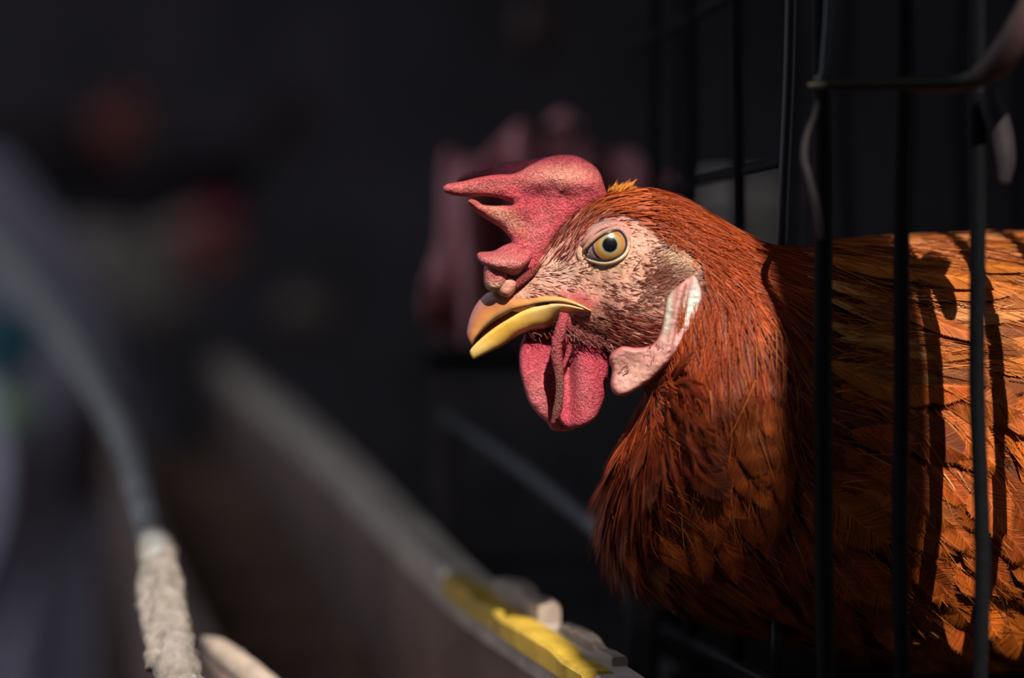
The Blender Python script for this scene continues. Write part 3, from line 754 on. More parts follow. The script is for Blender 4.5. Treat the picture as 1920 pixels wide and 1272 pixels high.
c0 = c0 * (0.7 + 0.5 * k[:, None]); c1 = c0 * r.uniform(0.9, 2.0, (n, 1)) + np.array([0.02, 0.012, 0.002])
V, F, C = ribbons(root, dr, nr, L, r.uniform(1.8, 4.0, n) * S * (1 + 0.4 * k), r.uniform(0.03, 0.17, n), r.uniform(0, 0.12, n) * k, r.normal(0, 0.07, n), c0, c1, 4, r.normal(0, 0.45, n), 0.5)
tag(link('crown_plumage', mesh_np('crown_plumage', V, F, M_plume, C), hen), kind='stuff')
# little tuft behind the comb
n = 120; r = np.random.default_rng(24)
rx = r.uniform(1138, 1180, n); rz = 358 - (rx - 1138) * 0.10 + r.uniform(0, 8, n); ry = r.uniform(-0.006, 0.005, n)
root = toH(rx, rz, ry); a = r.normal(0.5, 0.28, n); dr = np.stack([np.cos(a), r.normal(0, 0.2, n), np.sin(a)], -1)
c0 = np.tile(np.array([0.50, 0.17, 0.025]), (n, 1)) * r.uniform(0.5, 1.3, (n, 1))
V, F, C = ribbons(root, nrmz(dr), np.tile([0.0, -1, 0], (n, 1)), r.uniform(12, 30, n) * S, r.uniform(2, 4, n) * S, r.normal(0, 0.1, n), r.normal(0, .1, n), r.normal(0, 0.15, n), c0, c0 * 1.2, 4)
tag(link('crest_tuft', mesh_np('crest_tuft', V, F, M_plume, C), hen), kind='stuff')
# ear tuft
n = 1000; r = np.random.default_rng(26)
w = (1.6 * gauss(X, Z, 1268, 492, 22, 15, 0.25) + 0.7 * gauss(X, Z, 1246, 528, 30, 20, -0.4)) * (Y < 0) * (X < 1306)
i, j, root = sample_surface(n, w, 27); nr = NN[i, j]; xp, zp = X[i, j], Z[i, j]
a = r.normal(-0.35, 0.28, n); dr = tangent(np.stack([np.cos(a), np.zeros(n), -np.sin(a)], -1), nr)
pl = np.clip(gauss(xp, zp, 1274, 488, 30, 15, 0.3) * 1.2 + r.normal(0, 0.14, n), 0, 1)[:, None]
c0 = np.array([0.15, 0.045, 0.03]) * (1 - pl) + np.array([0.55, 0.36, 0.23]) * pl
V, F, C = ribbons(root + nr * 0.0004, dr, nr, r.uniform(12, 26, n) * S, r.uniform(1.6, 3, n) * S, r.uniform(0.0, 0.16, n), np.zeros(n), r.normal(0, 0.12, n), c0, c0 * 1.25, 4, r.normal(0, 0.4, n))
tag(link('ear_tuft', mesh_np('ear_tuft', V, F, M_bristle, C), hen), kind='stuff')

# --- hackles: narrow feathers falling round the neck
tH = [feather_template(26, 0.35, 100 + k, 0.8, 0.15, 2, fwd0=0.36) for k in range(3)]
hk = np.where((UU[:, None] > 5.3) & (UU[:, None] < 10.6), 1.0, 0.0) * np.ones_like(X)
hk *= np.where((Z < 430 + np.clip(X - 1190, 0, 300) * 0.2), 0.5, 1.0)
hk *= ~fmask & ~((X < 1304) & (Z < 655))
VV, FF, CC = [], [], []; off = 0
for t_i, tpl in enumerate(tH):
    n = 900
    i, j, root = sample_surface(n, hk, 40 + t_i); nr = NN[i, j]; xp, zp = X[i, j], Z[i, j]; r = np.random.default_rng(50 + t_i)
    dr = flow_dir(xp, zp, nr, 0.13, 60 + t_i)
    L = r.uniform(80, 140, n) * S; W = L * r.uniform(0.10, 0.19, n)
    tone = r.uniform(0, 1, (n, 1))
    base = np.array([0.15, 0.017, 0.008]) * (1 - tone) + np.array([0.34, 0.062, 0.012]) * tone
    V, F, C = place_feathers(tpl, root - nr * 0.0006, dr, nr, L, W, r.uniform(0.02, 0.16, n), r.uniform(0, 0.10, n), base, base * 1.5 + 0.03, base * 0.75, 0.6)
    VV.append(V); FF.append(F + off); CC.append(C); off += len(V)
tag(link('hackle_plumage', mesh_np('hackle_plumage', np.vstack(VV), np.vstack(FF), M_plume, np.vstack(CC)), hen), kind='stuff')
# loose filaments over neck and breast
n = 13000
fw = np.where((UU[:, None] > 5.5) & (UU[:, None] < 13.5), np.where(UU[:, None] < 9.8, 1.0, 0.14), 0.0) * ~fmask
i, j, root = sample_surface(n, fw, 71); nr = NN[i, j]; xp, zp = X[i, j], Z[i, j]; r = np.random.default_rng(72)
dr = flow_dir(xp, zp, nr, 0.22, 73); tone = r.uniform(0, 1, (n, 1))
c0 = np.array([0.15, 0.017, 0.008]) * (1 - tone) + np.array([0.38, 0.070, 0.013]) * tone
V, F, C = ribbons(root + nr * 0.0022, dr, nr, r.uniform(30, 75, n) * S, r.uniform(0.9, 1.8, n) * S, r.uniform(0.02, 0.2, n), r.uniform(0, 0.1, n), r.normal(0, 0.12, n), c0, c0 * 1.4, 4, r.normal(0, 0.5, n))
tag(link('loose_plumage', mesh_np('loose_plumage', V, F, M_plume, C), hen), kind='stuff')

# streaky filaments over back, wing and flank
n = 5000
fw = np.where((UU[:, None] > 10.0) & (UU[:, None] < 15), np.where((Z < 700) & (X > 1550), 1.0, 0.16), 0.0) * (Y < 0.04) * (X < 2300)
i, j, root = sample_surface(n, fw, 171); nr = NN[i, j]; xp, zp = X[i, j], Z[i, j]; r = np.random.default_rng(172)
dr = flow_dir(xp, zp, nr, 0.16, 173); tone = r.uniform(0, 1, (n, 1))
c0 = np.array([0.16, 0.030, 0.010]) * (1 - tone) + np.array([0.50, 0.15, 0.032]) * tone
pale = (r.uniform(0, 1, n) < 0.07) & (xp > 1650); c0[pale] = np.array([0.62, 0.36, 0.17])
V, F, C = ribbons(root + nr * r.uniform(0.0016, 0.0048, n)[:, None], dr, nr, r.uniform(50, 120, n) * S, r.uniform(1.1, 2.6, n) * S, r.uniform(0.0, 0.07, n), r.uniform(0, 0.04, n), r.normal(0, 0.08, n), c0, c0 * 1.3, 5, r.normal(0, 0.5, n))
tag(link('body_filaments', mesh_np('body_filaments', V, F, M_plume, C), hen), kind='stuff')

# --- under layer of body feathers, all over the trunk
tB = [feather_template(26, 0.55, 120 + k, 0.97, 0.04, 2) for k in range(2)]
bw = np.where(UU[:, None] > 9.3, 1.0, 0.0) * np.ones_like(X)
VV, FF, CC = [], [], []; off = 0
for t_i, tpl in enumerate(tB):
    n = 1300
    i, j, root = sample_surface(n, bw, 80 + t_i); nr = NN[i, j]; xp, zp = X[i, j], Z[i, j]; r = np.random.default_rng(90 + t_i)
    dr = flow_dir(xp, zp, nr, 0.15, 95 + t_i)
    L = r.uniform(110, 170, n) * S; W = L * r.uniform(0.42, 0.6, n)
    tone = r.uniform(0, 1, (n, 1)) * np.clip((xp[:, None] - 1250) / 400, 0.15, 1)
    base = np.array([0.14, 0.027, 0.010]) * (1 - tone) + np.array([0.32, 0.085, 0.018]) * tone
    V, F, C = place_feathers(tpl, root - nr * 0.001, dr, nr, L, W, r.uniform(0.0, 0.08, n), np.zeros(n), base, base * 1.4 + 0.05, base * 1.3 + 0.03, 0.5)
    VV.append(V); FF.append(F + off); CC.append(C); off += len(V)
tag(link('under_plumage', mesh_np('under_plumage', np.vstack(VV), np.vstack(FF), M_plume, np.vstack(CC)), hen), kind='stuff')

# --- the large feathers one can pick out, each a part of its own
def feather_mesh(name, nb, peak, seed, base, shaft, edge, ew, aspect, lift, vane=0.985, ragged=0.025):
    Vt, Ft, Cc = feather_template(nb, peak, seed, vane, ragged, 3)
    V = np.stack([Vt[:, 0], Vt[:, 1] * aspect, Vt[:, 2] * aspect + lift * (Vt[:, 0] - 0.55 * Vt[:, 0] ** 2)], -1)
    C = feather_cols(Cc, np.array([base]), np.array([shaft]), np.array([edge]), ew)[0]
    return mesh_np(name, V, Ft, M_feather, C)
breast_f = [feather_mesh('feather', 80, 0.55, 200 + k, (0.24 + 0.04 * k, 0.042 + 0.012 * k, 0.011), (0.42, 0.14, 0.04), (0.20, 0.036, 0.012), 0.6, 0.36 + 0.05 * k, 0.12) for k in range(3)]
flank_f = [feather_mesh('feather', 84, 0.6, 210 + k, (0.34 + 0.05 * k, 0.064 + 0.018 * k, 0.011), (0.52, 0.23, 0.08), (0.40, 0.115, 0.022), 0.5, 0.46 + 0.06 * k, 0.10) for k in range(3)]
wing_f = [feather_mesh('feather', 90, 0.6, 220 + k, (0.36 + 0.05 * k, 0.088 + 0.022 * k, 0.018), (0.60, 0.30, 0.12), (0.40, 0.13, 0.035), 0.6, 0.22 + 0.03 * k, 0.04) for k in range(3)]
wing_f += [feather_mesh('feather', 90, 0.6, 226 + k, (0.50 + 0.06 * k, 0.19 + 0.05 * k, 0.055), (0.78, 0.52, 0.30), (0.56, 0.28, 0.11), 0.6, 0.18, 0.04) for k in range(2)]
near = (Y < np.take_along_axis(Q[:, 5:6], np.zeros((NU, 1), int), 1) / 1000 + 0.004) & (NN[..., 1] < 0.25)
def scatter(poly, n_max, gap, seed):
    ok = np.argwhere(in_poly(X, Z, poly) & near & (UU[:, None] > 8.6)); r = np.random.default_rng(seed)
    ok = ok[r.permutation(len(ok))]; got = []; gp = np.zeros((0, 2))
    for a, b_ in ok:
        p = np.array([X[a, b_], Z[a, b_]])
        if len(gp) == 0 or (np.hypot((gp[:, 0] - p[0]), (gp[:, 1] - p[1])) > gap).all():
            got.append((a, b_)); gp = np.vstack([gp, p])
            if len(got) >= n_max: break
    return got
nfeather = 0
def put_feathers(spots, meshes, Lr, spread, seed, lift=0.0):
    global nfeather
    r = np.random.default_rng(seed)
    for a, b_ in spots:
        n_ = NN[a, b_]; d = flow_dir(np.array([X[a, b_]]), np.array([Z[a, b_]]), n_[None], spread, int(r.integers(1e9)))[0]
        tiltd = nrmz(d + n_ * r.uniform(-0.01, 0.07)); n2 = tangent(n_[None], tiltd[None])[0]; s_ = np.cross(n2, tiltd)
        roll = r.normal(0, 0.12); s2 = s_ * math.cos(roll) + n2 * math.sin(roll); n3 = np.cross(tiltd, s2)
        o = link('feather', meshes[int(r.integers(len(meshes)))], hen)
        L = r.uniform(*Lr) * S; p = G[a, b_] + n_ * (0.0012 + lift)
        M = Matrix(((tiltd[0] * L, s2[0] * L, n3[0] * L, p[0]), (tiltd[1] * L, s2[1] * L, n3[1] * L, p[1]), (tiltd[2] * L, s2[2] * L, n3[2] * L, p[2]), (0, 0, 0, 1)))
        o.matrix_local = M
        nfeather += 1
put_feathers(scatter([(1120, 780), (1300, 760), (1480, 700), (1560, 1000), (1560, 1290), (1200, 1290), (1120, 1000)], 95, 36, 301), breast_f, (95, 150), 0.18, 302)
put_feathers(scatter([(1560, 660), (2000, 660), (2000, 1292), (1480, 1292), (1500, 900)], 110, 48, 303), flank_f, (130, 190), 0.16, 304)
put_feathers(scatter([(1500, 440), (2010, 440), (2010, 690), (1500, 690)], 85, 38, 305), wing_f, (150, 240), 0.13, 306, 0.0015)
print('feathers', nfeather)

# ------------------------------------------------------------------ the cage
cage = empty('wire_cage', PV(1700, 1292, 0.06))
tag(cage, 'black wire cage of upright bars around the red-brown hen', 'cage')
CB = np.array(cage.location)
def in_cage(me_pts): return [tuple(np.array(p) - CB) for p in me_pts]
Z0 = ZC - 0.1195; Z1 = ZC + 0.30
BR = 0.0023
def bar(x, y, name='bar', z0=Z0, z1=Z1, r=BR, mat=None, wob=0.0007):
    zs = np.linspace(z0, z1, 9); rr = np.random.default_rng(int(abs(x) * 1e5) % 9999)
    pts = [(x + rr.normal(0, wob), y + rr.normal(0, wob), z) for z in zs]
    return link(name, tube_mesh(name, in_cage(pts), r, mat or M_wire, 12, 40), cage)
def rod(pts, name='rail', r=BR, mat=None, res=30):
    return link(name, tube_mesh(name, in_cage(pts), r, mat or M_wire, 12, res), cage)
corner = PV(1545, 636, -0.045)
side_bars = [(1545, -0.045), (1474, 0.010), (1381, 0.062), (1297, 0.125)]
sb = [PV(px, 636, y) for px, y in side_bars]
# bar beside the neck leans as in the picture
for (p, (px, y)) in zip(sb, side_bars):
    if px == 1474:
        k = (D + y) / FPX
        pts = [(p.x + (1454 - 1474) * k, y, Z0), (p.x + (1466 - 1474) * k, y, ZC + (636 - 480) * k), (p.x + (1483 - 1474) * k, y, ZC + 636 * k), (p.x + (1490 - 1474) * k, y, Z1)]
        rod(pts, 'bar', 0.0020, M_greywire)
    else: bar(p.x, p.y, r=0.0030 if px == 1545 else BR)
dirv = (sb[3] - sb[0]).normalized()
back_l = sb[0] + dirv * 0.29
for k in (0.235,): 
    p = sb[0] + dirv * k; bar(p.x, p.y)
front = []
for px, y in [(1695, -0.052), (1836, -0.058), (1975, -0.062), (2120, -0.066), (2270, -0.07), (2420, -0.074), (2570, -0.078), (2720, -0.082), (2900, -0.086)]:
    p = PV(px, 636, y); front.append(p); bar(p.x, p.y, r=0.0026)
fr = front[-1]; back_r = fr + (back_l - sb[0])
for k in range(1, 9):
    p = back_l.lerp(back_r, k / 9); bar(p.x, p.y)
for k in range(1, 7):
    p = fr.lerp(back_r, k / 6); bar(p.x, p.y)
for z in (Z0, Z1):
    rod([(*sb[0].xy, z), (*back_l.xy, z)], r=0.0032, mat=M_steelwire if z == Z0 else M_wire); rod([(*sb[0].xy, z), (*fr.xy, z)], r=0.0032)
    rod([(*back_l.xy, z), (*back_r.xy, z)], r=0.003); rod([(*fr.xy, z), (*back_r.xy, z)], r=0.003)
# second lower rod of the side and two cross rods of the side panel behind the head
rod([(sb[0].x - 0.006, sb[0].y, Z0 + 0.004), (back_l.x - 0.006, back_l.y, Z0 + 0.004)], r=0.0018, mat=M_steelwire)
zr = ZC + (636 - 325) * (D + 0.07) / FPX
rod([(sb[1].x, sb[1].y + 0.003, zr), (back_l.x, back_l.y, zr)], r=0.0019)
zr = ZC + (636 - 8) * (D + 0.09) / FPX
rod([(sb[2].x, sb[2].y + 0.003, zr), (back_l.x, back_l.y, zr)], r=0.0019)
# tray floor
import bmesh
bm = bmesh.new()
ct = [(p.x - CB[0], p.y - CB[1]) for p in (sb[0], fr, back_r, back_l)]
for zz in (Z0 - 0.010 - CB[2], Z0 - 0.003 - CB[2]):
    for x, y in ct: bm.verts.new((x, y, zz))
bm.verts.ensure_lookup_table(); v = bm.verts
bm.faces.new(v[0:4][::-1]); bm.faces.new(v[4:8])
for k in range(4): bm.faces.new((v[k], v[(k + 1) % 4], v[4 + (k + 1) % 4], v[4 + k]))
me = bpy.data.meshes.new('tray'); bm.to_mesh(me); bm.free(); me.materials.append(M_wire)
link('tray', me, cage)
# door latch: blue-grey upright, brassy cross wire with rusty handle end, curled keeper
M_bluewire = simple_mat('blue_grey_wire', (0.012, 0.020, 0.028), 0.5, 0.0, 0.3, 200, 0.5)
yl = -0.060
latch = rod([PV(1556, -40, yl), PV(1553, 40, yl), PV(1548, 100, yl), PV(1544, 140, yl), PV(1530, 152, yl)], 'latch', 0.0015, M_bluewire, 40)
def sub(pts, name, r, mat, res, parent):
    return link(name, tube_mesh(name, in_cage(pts), r, mat, 12, res), parent)
sub([PV(1514, 161, yl - 0.004), PV(1560, 160, yl - 0.005), PV(1680, 158, yl - 0.008), PV(1790, 155, yl - 0.012), PV(1840, 143, yl - 0.016)], 'latch_wire', [0.0010, 0.0016, 0.0021, 0.0026, 0.003], M_brass, 50, latch)
sub([PV(1838, 143, yl - 0.016), PV(1868, 118, yl - 0.020), PV(1900, 80, yl - 0.024), PV(1935, 20, yl - 0.028), PV(1970, -60, yl - 0.030)], 'latch_handle', [0.0036, 0.0046, 0.005, 0.005, 0.005], M_rust, 40, latch)
sub([PV(1536, 186, yl), PV(1528, 215, yl), PV(1513, 255, yl), PV(1508, 295, yl), PV(1516, 330, yl), PV(1528, 375, yl), PV(1535, 410, yl), PV(1540, 450, yl)], 'latch_keeper', [0.0009, 0.001, 0.0012, 0.0013, 0.0014, 0.0015, 0.0014, 0.001], M_pinkcord, 60, latch)
sub([PV(1852, 165, yl), PV(1862, 205, yl), PV(1876, 250, yl), PV(1884, 300, yl), PV(1882, 345, yl)], 'latch_cord', [0.0035, 0.0042, 0.004, 0.0035, 0.002], M_pinkcord, 30, latch)

# stand under the cage
sc_ = PV(1545, 1292, -0.02)
stand = empty('plank_stand', (0.42, 0.18, 0)); tag(stand, 'dark plank stand carrying the wire cage', 'stand')
for k in range(3):
    y0 = -0.10 + k * 0.118
    link('plank', box_mesh('plank', (0.085 - 0.42 - 0.012 * k, y0 - 0.18, Z0 - 0.035), (0.62 - 0.42, y0 + 0.112 - 0.18, Z0 - 0.0105), M_darkwood, 0.002), stand)
for dx in (0.15, 0.55):
    for dy in (-0.05, 0.21):
        link('leg', box_mesh('leg', (dx - 0.42 - 0.025, dy - 0.18 - 0.025, 0), (dx - 0.42 + 0.025, dy - 0.18 + 0.025, Z0 - 0.035), M_darkwood, 0.003), stand)

# ------------------------------------------------------------------ trough, branch, tarpaulin
M_rim = simple_mat('rim_wood', (0.42, 0.36, 0.30), 0.8, 0, 0.35, 45, 0.25, 0.6, 0.002)
M_yellow = simple_mat('yellow_paint', (0.52, 0.33, 0.04), 0.55, 0, 0.3, 120, 0.35, 0.4)
M_chip = simple_mat('pale_splinter', (0.34, 0.27, 0.22), 0.8, 0, 0.3, 160, 0.2, 0.6, 0.001)
M_trough = simple_mat('trough_board', (0.19, 0.13, 0.11), 0.9, 0, 0.4, 20, 0.15, 0.5, 0.003)
M_feed = attr_mat('feed_meal', 0.9, 0.2)
rim_px = [(1290, 1370, -0.07), (1150, 1272, -0.005), (1020, 1188, 0.06), (890, 1098, 0.15), (760, 975, 0.275), (640, 858, 0.46), (540, 775, 0.78), (410, 676, 1.35)]
rim_p = [PV(*p) for p in rim_px]
tr = empty('feed_trough', (rim_p[4].x - 0.15, rim_p[4].y, 0)); TB = np.array(tr.location)
tag(tr, 'long weathered wooden feed trough with yellow-painted rim in front of the hen', 'trough')
def board(name, path, half_w, h, mat, parent, off, res=60, drop=0.0, noise=0.0):
    """board swept along a path: half_w across (horizontal), h down"""
    P = catmull(np.array([tuple(p) for p in path]), res); T = np.gradient(P, axis=0); T[:, 2] = 0; T /= np.linalg.norm(T, axis=1, keepdims=True)
    Sd = np.stack([T[:, 1], -T[:, 0], 0 * T[:, 0]], 1); rr = np.random.default_rng(5)
    q_ = np.arange(res) * 1.0; w = half_w * (1 + 1.6 * noise * vnoise(q_, q_ * 0, 4.3, 6)); z = 1.6 * noise * half_w * vnoise(q_, q_ * 0, 3.7, 9)
    prof = [(-1, 0), (-0.8, 0.25), (0.8, 0.25), (1, 0), (1, -h / half_w), (-1, -h / half_w)]
    V = np.stack([P + Sd * (w * a)[:, None] + np.array([0, 0, 1])[None] * (half_w * b_ + z * (b_ >= 0))[:, None] - np.array([0, 0, drop]) for a, b_ in prof], 1) - off
    m_ = len(prof); vi = np.arange(res * m_).reshape(res, m_); a = np.roll(vi, -1, 1)
    f = [tuple(int(k) for k in q_) for q_ in np.stack([vi[:-1], a[:-1], a[1:], vi[1:]], -1).reshape(-1, 4)]
    f += [tuple(int(k) for k in vi[0][::-1]), tuple(int(k) for k in vi[-1])]
    return link(name, mesh_np(name, V.reshape(-1, 3), f, mat, smooth=False), parent)
rim_me = board('rim', rim_p, 0.009, 0.012, M_rim, tr, TB)
board('side_board', rim_p, 0.0055, 0.10, M_trough, tr, TB, drop=0.012)
yel = [PV(1160, 1283, -0.010), PV(1100, 1240, 0.02), PV(1020, 1186, 0.06), PV(955, 1143, 0.104), PV(886, 1096, 0.152)]
board('yellow_edge', [p + Vector((-0.007, 0, 0.0022)) for p in yel], 0.0056, 0.006, M_yellow, tr, TB, 40, noise=0.10)
chip = [PV(1015, 1158, 0.065), PV(985, 1135, 0.083), PV(955, 1117, 0.105), PV(925, 1103, 0.125)]
board('splinter', [p + Vector((0.003, 0, 0.003)) for p in chip], 0.0042, 0.006, M_chip, tr, TB, 24, noise=0.2)
chip2 = [PV(1140, 1252, 0.003), PV(1090, 1215, 0.026), PV(1040, 1182, 0.052)]
board('splinter', [p + Vector((0.004, 0, 0.002)) for p in chip2], 0.0028, 0.006, M_chip, tr, TB, 24, noise=0.25)
# left side, bottom and feed
left_p = [Vector((p.x - 0.105, p.y + 0.02, p.z - 0.03)) for k, p in enumerate(rim_p)]
board('side_board', left_p, 0.006, 0.09, M_trough, tr, TB)
NA, NB_ = 120, 70
A_ = catmull(np.array([tuple(p) for p in rim_p]), NA); B_ = catmull(np.array([tuple(p) for p in left_p]), NA)
tt = np.linspace(0, 1, NB_)
Gd = A_[:, None] * (1 - tt)[None, :, None] + B_[:, None] * tt[None, :, None]
zl = np.minimum(A_[:, 2], B_[:, 2]) - 0.055
Gd[..., 2] = zl[:, None] + 0.012 * vnoise(Gd[..., 0], Gd[..., 1], 0.09, 71) + 0.006 * vnoise(Gd[..., 0], Gd[..., 1], 0.025, 72) + rng.normal(0, 0.0012, (NA, NB_))
fc = np.ones((NA, NB_, 3)) * np.array([0.20, 0.12, 0.085]) * (1 + 0.35 * rng.normal(size=(NA, NB_, 1)) * 0.6 + 0.35 * vnoise(Gd[..., 0], Gd[..., 1], 0.05, 73)[..., None])
vi = np.arange(NA * NB_).reshape(NA, NB_)
f = np.stack([vi[:-1, :-1], vi[:-1, 1:], vi[1:, 1:], vi[1:, :-1]], -1).reshape(-1, 4)
tag(link('feed', mesh_np('feed', Gd.reshape(-1, 3), f, M_feed, np.clip(fc, 0, 1).reshape(-1, 3)), None), 'brown ground feed meal lying in the wooden trough', 'feed', kind='stuff')
# bottom boards and legs
Gb = Gd[::6, ::23].copy(); Gb[..., 2] = (zl - 0.03)[::6, None]
top = Gb.reshape(-1, 3); bot = top - np.array([0, 0, 0.012]); na, nb_ = Gb.shape[:2]
vi = np.arange(na * nb_).reshape(na, nb_); ff = [tuple(int(k) for k in q_) for q_ in np.stack([vi[:-1, :-1], vi[:-1, 1:], vi[1:, 1:], vi[1:, :-1]], -1).reshape(-1, 4)]
ff += [tuple(k + na * nb_ for k in q_)[::-1] for q_ in ff]
link('bottom', mesh_np('bottom', np.vstack([top, bot]) - TB, ff, M_trough, smooth=False), tr)
for k in (10, 60, 110):
    for e in (3, NB_ - 4):
        p = Gd[k, e]; link('leg', box_mesh('leg', (p[0] - 0.02 - TB[0], p[1] - 0.02 - TB[1], -TB[2]), (p[0] + 0.02 - TB[0], p[1] + 0.02 - TB[1], zl[k] - 0.03 - TB[2]), M_trough, 0.002), tr)

# faint dark pipe behind the trough
M_pipe = simple_mat('dark_pipe', (0.03, 0.032, 0.04), 0.5, 0.1, 0.2, 20, 0.4)
pp = [PV(1205, 1062, 0.115), PV(1130, 1000, 0.16), PV(1000, 895, 0.22), PV(900, 825, 0.255), PV(835, 782, 0.27)]
pipe = tube_mesh('pipe', pp, 0.0045, M_pipe, 12, 50)
pi = empty('water_pipe', (pp[2].x, pp[2].y, 0)); tag(pi, 'thin dark pipe running back between the trough and the cage', 'pipe')
o = link('pipe', pipe, pi); o.location = -pi.location
for p in (pp[0], pp[4]):
    link('prop', box_mesh('prop', (p.x - 0.006 - pi.location.x, p.y - 0.006 - pi.location.y, 0), (p.x + 0.006 - pi.location.x, p.y + 0.006 - pi.location.y, p.z), M_darkwood, 0.002), pi)

# weathered branch at the left, bark peeled at its lower end
br_px = [(390, 1700, -0.02), (352, 1400, 0.0), (333, 1272, 0.02), (314, 1170, 0.045), (296, 1060, 0.085), (268, 940, 0.18), (228, 815, 0.32), (170, 706, 0.52), (112, 622, 0.72), (52, 540, 0.92), (-20, 450, 1.1)]
bp = [PV(*p) for p in br_px]; bp[0].z = max(0.0, bp[0].z); bp.insert(0, Vector((bp[0].x + 0.04, bp[0].y - 0.05, 0.0)))
br = empty('branch', bp[0]); tag(br, 'weathered grey branch arching back at the lower left', 'branch')
off = np.array(bp[0])
M_bark = simple_mat('grey_branch', (0.30, 0.30, 0.29), 0.85, 0, 0.35, 40, 0.2, 0.7, 0.003)
M_peel = simple_mat('peeled_bark', (0.24, 0.205, 0.18), 0.9, 0, 0.45, 130, 0.15, 1.0, 0.002)
rad = [0.008, 0.008, 0.0078, 0.0074, 0.007, 0.0064, 0.0062, 0.0070, 0.0078, 0.009, 0.0105, 0.012]
link('stem', tube_mesh('stem', [tuple(np.array(p) - off) for p in bp], rad, M_bark, 14, 160, noise=0.03), br)
for k, (seg, dx, rr) in enumerate([((1330, 1230, 1160, 1090, 1000), 0.0005, 0.0075), ((1250, 1180, 1110, 1060), -0.0045, 0.0052)]):
    pts = []
    for py in seg:
        px = np.interp(py, [q_[1] for q_ in br_px[::-1]], [q_[0] for q_ in br_px[::-1]]); yy = np.interp(py, [q_[1] for q_ in br_px[::-1]], [q_[2] for q_ in br_px[::-1]])
        pts.append(tuple(np.array(PV(px, py, yy - 0.004)) + np.array([dx, 0, 0]) - off))
    link('bark', tube_mesh('bark', pts, [rr] * (len(pts) - 1) + [rr * (0.86 if k == 0 else 0.4)], M_peel, 16, 40, noise=0.10), br)
tw = tube_mesh('twig', [PV(660, 1440, 0.05), PV(560, 1345, 0.06), PV(470, 1268, 0.075), PV(415, 1222, 0.09), PV(384, 1200, 0.10)], [0.0062, 0.006, 0.0055, 0.0045, 0.0015], M_chip, 12, 30, noise=0.04)
tag(link('twig', tw), 'pale split twig tip poking up from the trough at the bottom edge', 'twig')

# grey-violet tarpaulin bundle at the far left
M_tarp = simple_mat('violet_tarp', (0.70, 0.66, 0.78), 0.7, 0, 0.2, 6, 0.3, 0.3, 0.004)
NT, NS = 70, 60
edge = catmull(np.array([(-20, 280), (60, 400), (125, 530), (190, 680), (235, 830), (235, 980), (200, 1120), (170, 1300), (170, 1700), (170, 2300)]), NT)
tv = np.linspace(0, 1, NS)
Vt = np.zeros((NT, NS, 3))
for a in range(NT):
    for b_ in range(NS):
        px = edge[a, 0] - 560 * tv[b_]
        fold = 0.03 * math.sin(tv[b_] * 26 + 1.2 * math.sin(a * 0.09)) + 0.05 * math.sin(tv[b_] * 9 + 0.6 + a * 0.03)
        y = 1.22 + 0.16 * (1 - math.sin(min(tv[b_] * 2.2, 1) * math.pi / 2)) + fold
        Vt[a, b_] = PV(px, edge[a, 1], y)
Vt[..., 2] = np.maximum(Vt[..., 2], 0.003)
Vb = Vt + np.array([0, 0.30, 0]) * np.sin(np.linspace(0.0, 1, NT) * np.pi * 0.5 + 0.25)[:, None, None]
vi = np.arange(NT * NS).reshape(NT, NS)
f1 = np.stack([vi[:-1, :-1], vi[1:, :-1], vi[1:, 1:], vi[:-1, 1:]], -1).reshape(-1, 4)
f2 = f1[:, ::-1] + NT * NS
per = list(vi[0]) + list(vi[1:, -1]) + list(vi[-1, -2::-1]) + list(vi[-2:0:-1, 0])
f3 = np.array([(per[k], per[(k + 1) % len(per)], per[(k + 1) % len(per)] + NT * NS, per[k] + NT * NS) for k in range(len(per))])
tb = Vector((float(Vt[..., 0].mean()), 1.4, 0))
tarp = empty('tarpaulin_bundle', tb); tag(tarp, 'grey-violet tarpaulin bundle standing in the shade at the far left', 'tarpaulin')
link('cover', mesh_np('cover', np.vstack([Vt.reshape(-1, 3), Vb.reshape(-1, 3)]) - np.array(tb), np.vstack([f1, f2, f3]), M_tarp), tarp)
M_green = simple_mat('green_plastic', (0.38, 0.68, 0.34), 0.4, 0, 0.15, 20, 0.5)
M_teal = simple_mat('teal_patch', (0.06, 0.24, 0.30), 0.6, 0, 0.15, 20, 0.4)
kb = link('toggle', sphere_mesh('toggle', 0.017, M_green, 28, 18), tarp); kb.location = PV(20, 775, 1.12) - tb; kb.scale = (1, 0.7, 1)
kb['label'] = 'round green plastic toggle'
pt = link('patch', box_mesh('patch', (-0.02, -0.02, -0.024), (0.02, 0.08, 0.024), M_teal, 0.006), tarp); pt.location = PV(-8, 640, 1.14) - tb
pt['label'] = 'teal patch'

# ------------------------------------------------------------------ things in the shaded background
# dusty pink sack behind the hen's comb, on a dark crate
M_sack = simple_mat('dusty_pink_cloth', (0.52, 0.22, 0.235), 0.9, 0, 0.3, 20, 0.1, 0.4, 0.004)
YS = 0.32; ks = (D + YS) / FPX
sack_o = [(822, 640), (818, 420), (824, 280), (850, 262), (882, 290), (915, 270), (945, 232), (985, 215), (1012, 260), (1024, 285), (1034, 196), (1080, 198), (1102, 250), (1118, 295), (1160, 268), (1212, 285), (1260, 318), (1294, 335), (1300, 440), (1296, 640)]
sb_ = PV(1060, 640, YS + 0.05); sack = empty('cloth_sack', sb_); tag(sack, "slumped dusty pink cloth sack with peaked folds behind the hen's comb", 'sack')
def toSack(Xa, Za, Ya):
    return np.stack([(Xa - 960) * ks - sb_.x, Ya - sb_.y, ZC + (636 - Za) * ks - sb_.z], -1)
